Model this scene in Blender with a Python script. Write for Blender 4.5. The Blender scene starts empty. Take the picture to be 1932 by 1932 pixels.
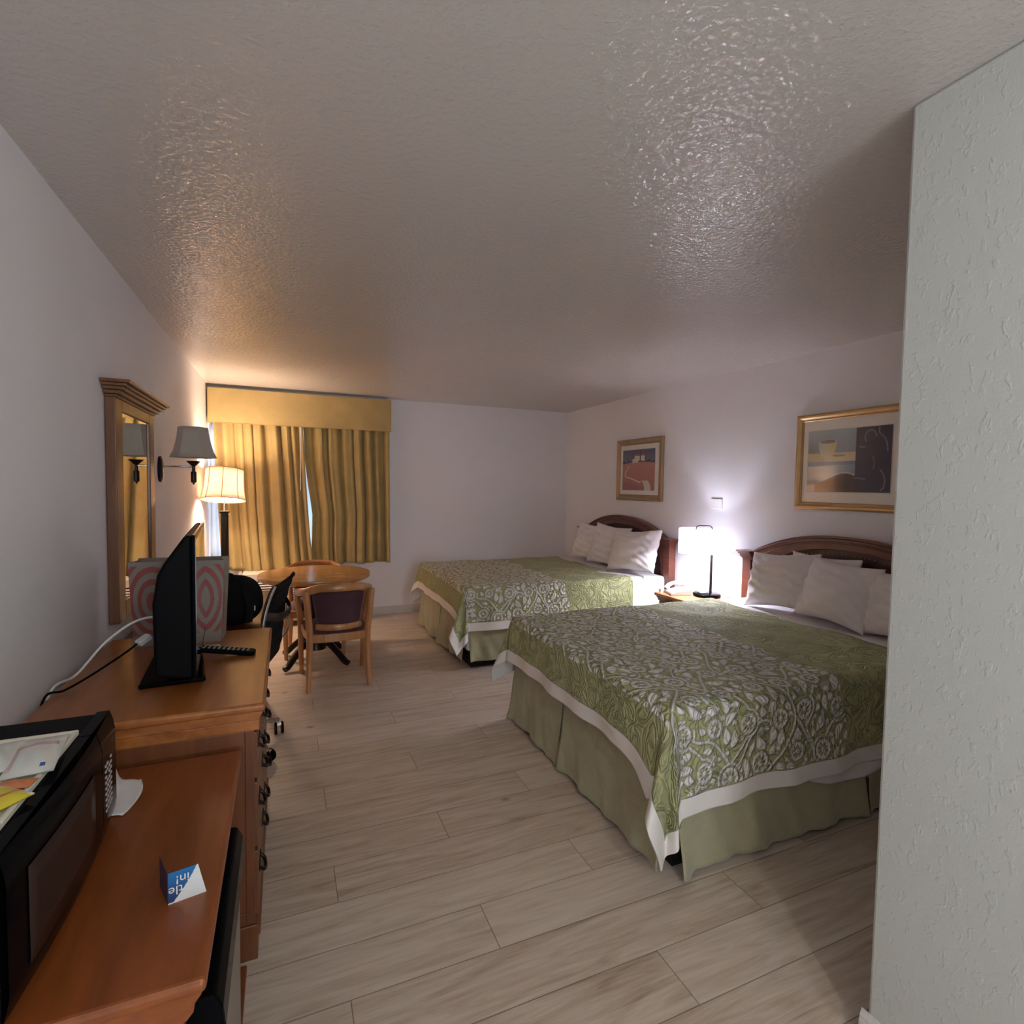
import bpy, bmesh, math, random
import numpy as np
from mathutils import Vector, Matrix, Euler

random.seed(7)
S = bpy.context.scene
PI = math.pi
R = math.radians
XR, D, XN, YN, H = 4.079, 6.170, 2.138, 0.887, 2.44      # right wall, window wall, near wall block, ceiling
YB = -2.6

# ------------------------------------------------------------------ camera
yaw, pitch, roll = 0.4012437568, 0.0486198068, 0.0151434737
fw = Vector((math.sin(yaw)*math.cos(pitch), math.cos(yaw)*math.cos(pitch), -math.sin(pitch)))
rt = Vector((math.cos(yaw), -math.sin(yaw), 0)); up = rt.cross(fw)
r2 = rt*math.cos(roll)+up*math.sin(roll); u2 = -rt*math.sin(roll)+up*math.cos(roll)
cd = bpy.data.cameras.new('camera'); cam = bpy.data.objects.new('camera', cd); S.collection.objects.link(cam)
cam.matrix_world = Matrix(((r2.x, u2.x, -fw.x, 0.7009), (r2.y, u2.y, -fw.y, 0.0), (r2.z, u2.z, -fw.z, 1.4855), (0, 0, 0, 1)))
cd.sensor_width = 36; cd.sensor_fit = 'HORIZONTAL'; cd.lens = 36*1013.435/1932; cd.clip_start = 0.02
S.camera = cam

# ------------------------------------------------------------------ world, lights, exposure
w = bpy.data.worlds.new('sky'); S.world = w; w.use_nodes = True
w.node_tree.nodes['Background'].inputs[0].default_value = (0.78, 0.88, 1.0, 1)
w.node_tree.nodes['Background'].inputs[1].default_value = 3.1
S.view_settings.view_transform = 'Standard'; S.view_settings.look = 'None'
S.view_settings.gamma = 1; S.view_settings.use_curve_mapping = False
S.view_settings.exposure = 1.16
S.cycles.max_bounces = 16; S.cycles.diffuse_bounces = 10; S.cycles.glossy_bounces = 5; S.cycles.caustics_reflective = False
S.cycles.sample_clamp_indirect = 6.0

def lamp(name, loc, energy, color, radius):
    l = bpy.data.lights.new(name, 'POINT'); l.energy = energy; l.color = color; l.shadow_soft_size = radius
    o = bpy.data.objects.new(name, l); o.location = loc; S.collection.objects.link(o); return o
lamp('entry_ceiling_light', (1.28, -1.0, 2.16), 17, (0.97, 1.0, 0.92), 0.08)
lamp('floor_lamp_bulb', (0.205, 5.55, 1.47), 30, (1.0, 0.74, 0.52), 0.09)
lamp('nightstand_lamp_bulb', (3.800, 3.45, 0.995), 20, (0.86, 0.87, 1.0), 0.04)
pl = bpy.data.lights.new('fill_doorway_portal', 'AREA'); pl.shape = 'RECTANGLE'; pl.size = 0.88; pl.size_y = 2.0; pl.cycles.is_portal = True  # sky portal for an unseen doorway, added to brighten the room
po_ = bpy.data.objects.new('fill_doorway_portal', pl); po_.location = (1.40, YB-0.06, 1.02); po_.rotation_euler = (R(90), 0, 0); S.collection.objects.link(po_)

# ------------------------------------------------------------------ materials
def newmat(name):
    m = bpy.data.materials.new(name); m.use_nodes = True
    return m, m.node_tree.nodes, m.node_tree.links, m.node_tree.nodes['Principled BSDF']
def N(ns, t, **k):
    n = ns.new(t)
    for a, v in k.items(): setattr(n, a, v)
    return n
def texmap(ns, ls, scale=(1, 1, 1), rot=(0, 0, 0), kind='Object'):
    t = N(ns, 'ShaderNodeTexCoord'); m = N(ns, 'ShaderNodeMapping')
    m.inputs['Scale'].default_value = scale; m.inputs['Rotation'].default_value = rot
    ls.new(t.outputs[kind], m.inputs[0]); return m.outputs[0]
def mathn(ns, ls, op, a, b=None, c=None):
    n = N(ns, 'ShaderNodeMath', operation=op)
    for i, v in enumerate((a, b, c)):
        if v is None: continue
        if isinstance(v, (int, float)): n.inputs[i].default_value = v
        else: ls.new(v, n.inputs[i])
    return n.outputs[0]
def ramp(ns, ls, fac, stops):
    r = N(ns, 'ShaderNodeValToRGB'); ls.new(fac, r.inputs[0]); e = r.color_ramp.elements
    while len(e) < len(stops): e.new(0.5)
    for i, (p, c) in enumerate(stops): e[i].position = p; e[i].color = (*c, 1)
    return r.outputs[0]
def noise(ns, ls, vec, scale, detail=3, rough=0.55, dist=0.0):
    n = N(ns, 'ShaderNodeTexNoise'); n.inputs['Scale'].default_value = scale; n.inputs['Detail'].default_value = detail
    n.inputs['Roughness'].default_value = rough; n.inputs['Distortion'].default_value = dist
    if vec is not None: ls.new(vec, n.inputs['Vector'])
    return n.outputs['Fac']
def bump(ns, ls, h, b, strength, dist):
    n = N(ns, 'ShaderNodeBump'); n.inputs['Strength'].default_value = strength; n.inputs['Distance'].default_value = dist
    ls.new(h, n.inputs['Height']); ls.new(n.outputs[0], b.inputs['Normal'])
def plain(name, col, rough=0.5, metal=0.0, coat=0.0, var=0.0, bmp=0.0, bscale=200, spec=0.5):
    m, ns, ls, b = newmat(name)
    b.inputs['Base Color'].default_value = (*col, 1); b.inputs['Roughness'].default_value = rough
    b.inputs['Metallic'].default_value = metal; b.inputs['Coat Weight'].default_value = coat
    b.inputs['Specular IOR Level'].default_value = spec
    v = texmap(ns, ls)
    f = noise(ns, ls, v, 14)
    k = max(var, 0.02)
    c = ramp(ns, ls, f, [(0.25, tuple(x*(1-k) for x in col)), (0.75, tuple(min(1, x*(1+k)) for x in col))])
    ls.new(c, b.inputs['Base Color'])
    if bmp: bump(ns, ls, noise(ns, ls, v, bscale), b, bmp, 0.002)
    return m
def wood(name, c1, c2, grain=(1, 12, 12), rough=0.35, coat=0.25, scale=3.0, c3=None):
    m, ns, ls, b = newmat(name)
    v = texmap(ns, ls, grain)
    f = noise(ns, ls, v, scale, 6, 0.6, 0.6)
    v2 = texmap(ns, ls, tuple(0.35*g if g > 1 else g*0.6 for g in grain))
    f2 = noise(ns, ls, v2, 2.2, 3, 0.5, 1.2)
    mix = mathn(ns, ls, 'ADD', mathn(ns, ls, 'MULTIPLY', f, 0.55), mathn(ns, ls, 'MULTIPLY', f2, 0.45))
    c = ramp(ns, ls, mix, [(0.3, c1), (0.52, c3 or tuple((a+b_)/2 for a, b_ in zip(c1, c2))), (0.72, c2)])
    ls.new(c, b.inputs['Base Color']); b.inputs['Roughness'].default_value = rough
    b.inputs['Coat Weight'].default_value = coat; b.inputs['Coat Roughness'].default_value = 0.18
    bump(ns, ls, f, b, 0.05, 0.001)
    return m
def fabric(name, col, rough=0.9, weave=900, var=0.08, sheen=0.2, wr=0.0, wrs=9):
    m, ns, ls, b = newmat(name)
    v = texmap(ns, ls); f = noise(ns, ls, v, 6, 4)
    f2 = noise(ns, ls, v, weave, 2)
    t = mathn(ns, ls, 'ADD', mathn(ns, ls, 'MULTIPLY', f, 0.6), mathn(ns, ls, 'MULTIPLY', f2, 0.4))
    c = ramp(ns, ls, t, [(0.3, tuple(x*(1-var) for x in col)), (0.7, tuple(min(1, x*(1+var)) for x in col))])
    ls.new(c, b.inputs['Base Color']); b.inputs['Roughness'].default_value = rough
    b.inputs['Sheen Weight'].default_value = sheen; b.inputs['Specular IOR Level'].default_value = 0.2
    h = f2
    if wr:
        h = mathn(ns, ls, 'ADD', mathn(ns, ls, 'MULTIPLY', f2, 0.03), mathn(ns, ls, 'MULTIPLY', noise(ns, ls, v, wrs, 3, 0.5, 1.0), 1.0))
        bump(ns, ls, h, b, 1.0, wr)
    else: bump(ns, ls, h, b, 0.15, 0.001)
    return m

def wallmat(name, col, rough, spec, bs, bdist, scale=55, lo=0.52, hi=0.62, aniso=(1, 1, 1)):
    # sprayed knock-down texture: flattened blobs standing out of fine orange peel
    m, ns, ls, b = newmat(name)
    v = texmap(ns, ls, aniso)
    f = noise(ns, ls, v, scale, 2.5, 0.5, 0.4)
    mr = N(ns, 'ShaderNodeMapRange', interpolation_type='SMOOTHSTEP'); ls.new(f, mr.inputs[0])
    mr.inputs[1].default_value = lo; mr.inputs[2].default_value = hi
    f3 = noise(ns, ls, v, scale*3.2, 2)
    h = mathn(ns, ls, 'ADD', mr.outputs[0], mathn(ns, ls, 'MULTIPLY', f3, 0.35))
    bump(ns, ls, h, b, bs, bdist)
    c = ramp(ns, ls, noise(ns, ls, v, 0.8), [(0.3, tuple(x*0.97 for x in col)), (0.7, tuple(min(1, x*1.03) for x in col))])
    ls.new(c, b.inputs['Base Color']); b.inputs['Roughness'].default_value = rough
    b.inputs['Specular IOR Level'].default_value = spec
    return m
M = {}
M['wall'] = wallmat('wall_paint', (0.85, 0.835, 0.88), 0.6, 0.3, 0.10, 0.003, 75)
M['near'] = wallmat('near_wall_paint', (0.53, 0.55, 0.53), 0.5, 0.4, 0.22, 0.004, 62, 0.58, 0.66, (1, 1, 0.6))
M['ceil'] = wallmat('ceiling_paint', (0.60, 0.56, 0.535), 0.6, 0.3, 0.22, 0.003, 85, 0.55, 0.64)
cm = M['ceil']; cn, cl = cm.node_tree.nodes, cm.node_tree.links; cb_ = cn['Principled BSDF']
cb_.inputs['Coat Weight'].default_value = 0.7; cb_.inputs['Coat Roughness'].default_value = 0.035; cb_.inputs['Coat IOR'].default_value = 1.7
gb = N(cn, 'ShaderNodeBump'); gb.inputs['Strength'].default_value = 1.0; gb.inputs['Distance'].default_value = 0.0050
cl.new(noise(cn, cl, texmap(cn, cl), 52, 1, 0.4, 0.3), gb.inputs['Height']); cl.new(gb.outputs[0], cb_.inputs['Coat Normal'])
M['trim'] = plain('white_trim', (0.62, 0.60, 0.58), 0.4)
M['dresser'] = wood('dresser_wood', (0.20, 0.058, 0.013), (0.46, 0.165, 0.042), (8, 1.2, 12), 0.30, 0.15)
M['counter'] = wood('counter_wood', (0.13, 0.030, 0.007), (0.31, 0.085, 0.018), (7, 1.1, 12), 0.34, 0.12)
M['darkpanel'] = wood('side_panel_wood', (0.10, 0.030, 0.010), (0.22, 0.072, 0.021), (10, 10, 1.2), 0.4, 0.2)
M['cherry'] = wood('cherry_headboard_wood', (0.075, 0.018, 0.010), (0.20, 0.055, 0.028), (3, 1.5, 10), 0.32, 0.35)
M['cherrydark'] = wood('dark_headboard_wood', (0.025, 0.007, 0.005), (0.07, 0.018, 0.012), (3, 1.5, 10), 0.4, 0.2)
M['oak'] = wood('chair_wood', (0.33, 0.13, 0.045), (0.56, 0.27, 0.10), (12, 12, 1.5), 0.35, 0.3)
M['tabletop'] = wood('table_wood', (0.36, 0.15, 0.045), (0.60, 0.30, 0.10), (1.5, 12, 12), 0.26, 0.5)
M['nstop'] = wood('nightstand_wood', (0.34, 0.11, 0.04), (0.58, 0.24, 0.10), (8, 1.5, 12), 0.3, 0.3)
M['deskwood'] = wood('dark_desk_wood', (0.045, 0.014, 0.008), (0.10, 0.035, 0.016), (8, 1.2, 12), 0.35, 0.2)
M['mirrorwood'] = wood('mirror_wood', (0.10, 0.035, 0.014), (0.23, 0.095, 0.036), (12, 12, 1.3), 0.35, 0.3)
M['purple'] = fabric('plum_upholstery', (0.075, 0.032, 0.042), 0.95, 700, 0.15)
M['black'] = plain('black_plastic', (0.0022, 0.0022, 0.0026), 0.5, spec=0.06)
M['blackgloss'] = plain('glossy_black_plastic', (0.003, 0.003, 0.004), 0.14, spec=0.035)
M['blackmatte'] = plain('matte_black_cloth', (0.005, 0.0045, 0.005), 0.9, bmp=0.2, spec=0.15)
M['screen'] = plain('tv_screen_glass', (0.008, 0.008, 0.009), 0.04, 0, 1.0)
M['bronze'] = plain('dark_bronze_metal', (0.018, 0.012, 0.009), 0.35, 0.6)
M['chrome'] = plain('chrome', (0.62, 0.60, 0.60), 0.12, 1.0)
M['silver'] = plain('brushed_silver', (0.40, 0.40, 0.38), 0.28, 0.9)
M['mirror'] = plain('mirror_glass', (0.85, 0.85, 0.80), 0.02, 1.0)
M['gold'] = plain('brushed_gold_frame', (0.46, 0.30, 0.14), 0.34, 0.55, var=0.1, bmp=0.3, bscale=60)
M['goldmatte'] = plain('dull_gold_frame', (0.38, 0.27, 0.16), 0.45, 0.4, var=0.1, bmp=0.3, bscale=60)
M['mat'] = plain('picture_mat_under_glass', (0.78, 0.74, 0.69), 0.35, 0, 0.8)
M['white'] = plain('white_plastic', (0.72, 0.70, 0.68), 0.35)
M['ivory'] = plain('ivory_plastic', (0.66, 0.62, 0.53), 0.4)
M['dark'] = plain('dull_black', (0.004, 0.004, 0.004), 0.9)  # near-black base for bed frames, table plate and grille back
M['pillow'] = fabric('white_pillow_cotton', (0.84, 0.80, 0.82), 0.9, 500, 0.03, 0.1, 0.014, 7)
M['sheet'] = fabric('white_quilted_cotton', (0.80, 0.77, 0.79), 0.9, 500, 0.03, 0.1, 0.006, 26)
M['skirt'] = fabric('sage_bed_skirt', (0.38, 0.355, 0.225), 0.8, 600, 0.10, 0.3, 0.012, 7)
M['curtain'] = fabric('gold_curtain', (0.37, 0.28, 0.115), 0.6, 350, 0.16, 0.2)
M['valance'] = fabric('gold_valance', (0.42, 0.32, 0.14), 0.75, 350, 0.12, 0.2)
M['greyshade'] = fabric('grey_shade_fabric', (0.46, 0.42, 0.365), 0.85, 300, 0.05)
M['shadetrim'] = plain('shade_trim', (0.42, 0.25, 0.10), 0.7)
M['tissue'] = fabric('white_tissue', (0.72, 0.68, 0.68), 0.9, 300, 0.03)
M['yellow'] = plain('yellow_packet', (0.66, 0.55, 0.05), 0.4)
M['orange'] = plain('orange_packet', (0.55, 0.19, 0.07), 0.5)
M['pink'] = plain('pink_packet', (0.55, 0.36, 0.38), 0.4)
M['packet'] = plain('white_packet', (0.62, 0.64, 0.60), 0.25, var=0.06, bmp=0.2, bscale=40)
M['blueink'] = plain('blue_print', (0.03, 0.10, 0.35), 0.4)
M['ac'] = plain('cream_metal', (0.60, 0.53, 0.47), 0.5)

def emis_shade(name, col, strength, trans):
    m, ns, ls, b = newmat(name)
    out = ns['Material Output']
    d = N(ns, 'ShaderNodeBsdfDiffuse'); t = N(ns, 'ShaderNodeBsdfTranslucent'); e = N(ns, 'ShaderNodeEmission')
    f = noise(ns, ls, texmap(ns, ls, (1, 1, 6)), 90, 3)
    c = ramp(ns, ls, f, [(0.2, tuple(x*0.86 for x in col)), (0.8, col)])
    for n in (d, t, e): ls.new(c, n.inputs['Color'])
    e.inputs['Strength'].default_value = strength
    a = N(ns, 'ShaderNodeMixShader'); a.inputs[0].default_value = trans; ls.new(d.outputs[0], a.inputs[1]); ls.new(t.outputs[0], a.inputs[2])
    s = N(ns, 'ShaderNodeAddShader'); ls.new(a.outputs[0], s.inputs[0]); ls.new(e.outputs[0], s.inputs[1])
    ls.new(s.outputs[0], out.inputs['Surface']); return m
M['warmshade'] = emis_shade('lit_cream_shade', (0.92, 0.80, 0.68), 0.04, 0.30)
M['coolshade'] = emis_shade('lit_white_shade', (0.93, 0.94, 1.0), 0.9, 0.5)

m = emis_shade('added_lamp_diffuser', (0.93, 0.94, 1.0), 0.6, 0.75); ns, ls = m.node_tree.nodes, m.node_tree.links; M['diffuser'] = m  # half-clear material for a disc added to soften the table lamp's up-beam
o_ = ns['Material Output']; src = o_.inputs['Surface'].links[0].from_socket; tq = N(ns, 'ShaderNodeBsdfTransparent'); mq = N(ns, 'ShaderNodeMixShader'); mq.inputs[0].default_value = 0.5
ls.new(src, mq.inputs[1]); ls.new(tq.outputs[0], mq.inputs[2]); ls.new(mq.outputs[0], o_.inputs['Surface'])
# pane glass
m, ns, ls, b = newmat('window_glass'); b.inputs['Transmission Weight'].default_value = 1.0; b.inputs['Roughness'].default_value = 0.02
b.inputs['Base Color'].default_value = (0.9, 0.97, 1, 1); b.inputs['IOR'].default_value = 1.05; M['glass'] = m

# floor: wood-look planks running wall to wall
m, ns, ls, b = newmat('floor_planks'); M['floor'] = m
tc = N(ns, 'ShaderNodeTexCoord'); sp = N(ns, 'ShaderNodeSeparateXYZ'); ls.new(tc.outputs['Object'], sp.inputs[0])
X, Y = sp.outputs[0], sp.outputs[1]
ry = mathn(ns, ls, 'DIVIDE', mathn(ns, ls, 'SUBTRACT', Y, 1.140-0.1953*60), 0.1953)
row = mathn(ns, ls, 'FLOOR', ry); fy = mathn(ns, ls, 'FRACT', ry)
sh = mathn(ns, ls, 'MULTIPLY', mathn(ns, ls, 'MODULO', mathn(ns, ls, 'ADD', row, 2.0), 3.0), 0.463)
rx = mathn(ns, ls, 'DIVIDE', mathn(ns, ls, 'SUBTRACT', mathn(ns, ls, 'SUBTRACT', X, 0.87-1.39*20), sh), 1.39)
colx = mathn(ns, ls, 'FLOOR', rx); fx = mathn(ns, ls, 'FRACT', rx)
cb = N(ns, 'ShaderNodeCombineXYZ'); ls.new(row, cb.inputs[0]); ls.new(colx, cb.inputs[1])
wn = N(ns, 'ShaderNodeTexWhiteNoise'); ls.new(cb.outputs[0], wn.inputs[0])
gv = N(ns, 'ShaderNodeCombineXYZ'); ls.new(mathn(ns, ls, 'MULTIPLY', X, 1.0), gv.inputs[0]); ls.new(mathn(ns, ls, 'MULTIPLY', Y, 9.0), gv.inputs[1])
ls.new(mathn(ns, ls, 'MULTIPLY', wn.outputs['Value'], 37.0), gv.inputs[2])
g1 = noise(ns, ls, gv.outputs[0], 2.2, 6, 0.6, 1.4)
gv2 = N(ns, 'ShaderNodeCombineXYZ'); ls.new(mathn(ns, ls, 'MULTIPLY', X, 2.2), gv2.inputs[0]); ls.new(mathn(ns, ls, 'MULTIPLY', Y, 45.0), gv2.inputs[1])
ls.new(mathn(ns, ls, 'MULTIPLY', wn.outputs['Value'], 91.0), gv2.inputs[2])
g2 = noise(ns, ls, gv2.outputs[0], 2.0, 4, 0.6, 0.3)
gm = mathn(ns, ls, 'ADD', mathn(ns, ls, 'MULTIPLY', g1, 0.62), mathn(ns, ls, 'MULTIPLY', g2, 0.30))
gm = mathn(ns, ls, 'ADD', gm, mathn(ns, ls, 'MULTIPLY', wn.outputs['Value'], 0.10))
fc = ramp(ns, ls, gm, [(0.28, (0.32, 0.23, 0.17)), (0.42, (0.50, 0.40, 0.32)), (0.55, (0.61, 0.515, 0.43)), (0.72, (0.69, 0.60, 0.52))])
# knots
vo = N(ns, 'ShaderNodeTexVoronoi'); vo.inputs['Scale'].default_value = 1.6
kv = N(ns, 'ShaderNodeCombineXYZ'); ls.new(X, kv.inputs[0]); ls.new(mathn(ns, ls, 'MULTIPLY', Y, 1.7), kv.inputs[1]); ls.new(kv.outputs[0], vo.inputs['Vector'])
kn = N(ns, 'ShaderNodeMapRange', interpolation_type='SMOOTHSTEP'); ls.new(vo.outputs['Distance'], kn.inputs[0]); kn.inputs[1].default_value = 0.010; kn.inputs[2].default_value = 0.06
kn.inputs[3].default_value = 0.45; kn.inputs[4].default_value = 1.0
seam = mathn(ns, ls, 'MINIMUM', mathn(ns, ls, 'MULTIPLY', mathn(ns, ls, 'MINIMUM', fy, mathn(ns, ls, 'SUBTRACT', 1.0, fy)), 0.1953),
             mathn(ns, ls, 'MULTIPLY', mathn(ns, ls, 'MINIMUM', fx, mathn(ns, ls, 'SUBTRACT', 1.0, fx)), 1.39))
sm = N(ns, 'ShaderNodeMapRange'); ls.new(seam, sm.inputs[0]); sm.inputs[1].default_value = 0.0006; sm.inputs[2].default_value = 0.0022; sm.inputs[3].default_value = 0.35; sm.inputs[4].default_value = 1.0
mx = N(ns, 'ShaderNodeMix', data_type='RGBA', blend_type='MULTIPLY'); mx.inputs[0].default_value = 1.0
ls.new(fc, mx.inputs[6]); ls.new(mathn(ns, ls, 'MULTIPLY', sm.outputs[0], kn.outputs[0]), mx.inputs[7]); ls.new(mx.outputs[2], b.inputs['Base Color'])
b.inputs['Roughness'].default_value = 0.36; b.inputs['Specular IOR Level'].default_value = 0.45
bump(ns, ls, mathn(ns, ls, 'ADD', sm.outputs[0], mathn(ns, ls, 'MULTIPLY', g2, 0.2)), b, 0.25, 0.001)

# quilted coverlet with a white scroll print held in the 'sd' attribute; lining on the underside
def quilt(name, green, whitec):
    m, ns, ls, b = newmat(name)
    a = N(ns, 'ShaderNodeAttribute', attribute_name='sd'); hb = N(ns, 'ShaderNodeAttribute', attribute_name='border')
    uv = N(ns, 'ShaderNodeAttribute', attribute_name='flat')
    mr = N(ns, 'ShaderNodeMapRange'); ls.new(a.outputs['Fac'], mr.inputs[0]); mr.inputs[1].default_value = 0.0014; mr.inputs[2].default_value = -0.0004
    mr.inputs[3].default_value = 0; mr.inputs[4].default_value = 1
    br = N(ns, 'ShaderNodeMapRange'); ls.new(hb.outputs['Fac'], br.inputs[0]); br.inputs[1].default_value = 0.0715; br.inputs[2].default_value = 0.0685
    pr = mathn(ns, ls, 'MAXIMUM', mr.outputs[0], br.outputs[0])
    f = noise(ns, ls, uv.outputs['Vector'], 5, 3)
    gc = ramp(ns, ls, f, [(0.3, tuple(x*0.92 for x in green)), (0.7, tuple(x*1.08 for x in green))])
    mx = N(ns, 'ShaderNodeMix', data_type='RGBA'); ls.new(pr, mx.inputs[0]); ls.new(gc, mx.inputs[6]); mx.inputs[7].default_value = (*whitec, 1)
    ls.new(mx.outputs[2], b.inputs['Base Color']); b.inputs['Roughness'].default_value = 0.75; b.inputs['Sheen Weight'].default_value = 0.15
    b.inputs['Specular IOR Level'].default_value = 0.25
    # stitched scrolls
    wv = noise(ns, ls, uv.outputs['Vector'], 8, 1, 0.4, 1.6)
    st = mathn(ns, ls, 'ABSOLUTE', mathn(ns, ls, 'SUBTRACT', mathn(ns, ls, 'FRACT', mathn(ns, ls, 'MULTIPLY', wv, 9.0)), 0.5))
    st = mathn(ns, ls, 'POWER', mathn(ns, ls, 'MULTIPLY', st, 2.0), 0.5)
    st = mathn(ns, ls, 'MULTIPLY', st, mathn(ns, ls, 'SUBTRACT', 1.0, br.outputs[0]))
    puff = N(ns, 'ShaderNodeMapRange', interpolation_type='SMOOTHSTEP'); ls.new(a.outputs['Fac'], puff.inputs[0]); puff.inputs[1].default_value = 0.006; puff.inputs[2].default_value = -0.006
    hh = mathn(ns, ls, 'ADD', mathn(ns, ls, 'MULTIPLY', st, 0.8), mathn(ns, ls, 'MULTIPLY', puff.outputs[0], 1.3))
    bump(ns, ls, hh, b, 1.0, 0.011)
    return m
M['quilt'] = quilt('sage_quilt_with_white_scroll_print', (0.40, 0.40, 0.195), (0.80, 0.755, 0.72))
M['lining'] = fabric('white_quilt_lining', (0.62, 0.60, 0.57), 0.9, 300, 0.04)

def paintmat(name, coat=0.7):
    m, ns, ls, b = newmat(name)
    a = N(ns, 'ShaderNodeAttribute', attribute_name='paint')
    f = noise(ns, ls, texmap(ns, ls), 120, 3)
    mx = N(ns, 'ShaderNodeMix', data_type='RGBA', blend_type='MULTIPLY'); mx.inputs[0].default_value = 0.25
    ls.new(a.outputs['Color'], mx.inputs[6]); ls.new(ramp(ns, ls, f, [(0.3, (0.8, 0.8, 0.8)), (0.7, (1, 1, 1))]), mx.inputs[7])
    ls.new(mx.outputs[2], b.inputs['Base Color']); b.inputs['Roughness'].default_value = 0.45; b.inputs['Coat Weight'].default_value = coat
    b.inputs['Coat Roughness'].default_value = 0.02
    return m
M['paint'] = paintmat('printed_art_under_glass'); M['bagprint'] = paintmat('printed_paper_bag', 0.0); M['cardprint'] = paintmat('printed_card', 0.2)

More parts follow.
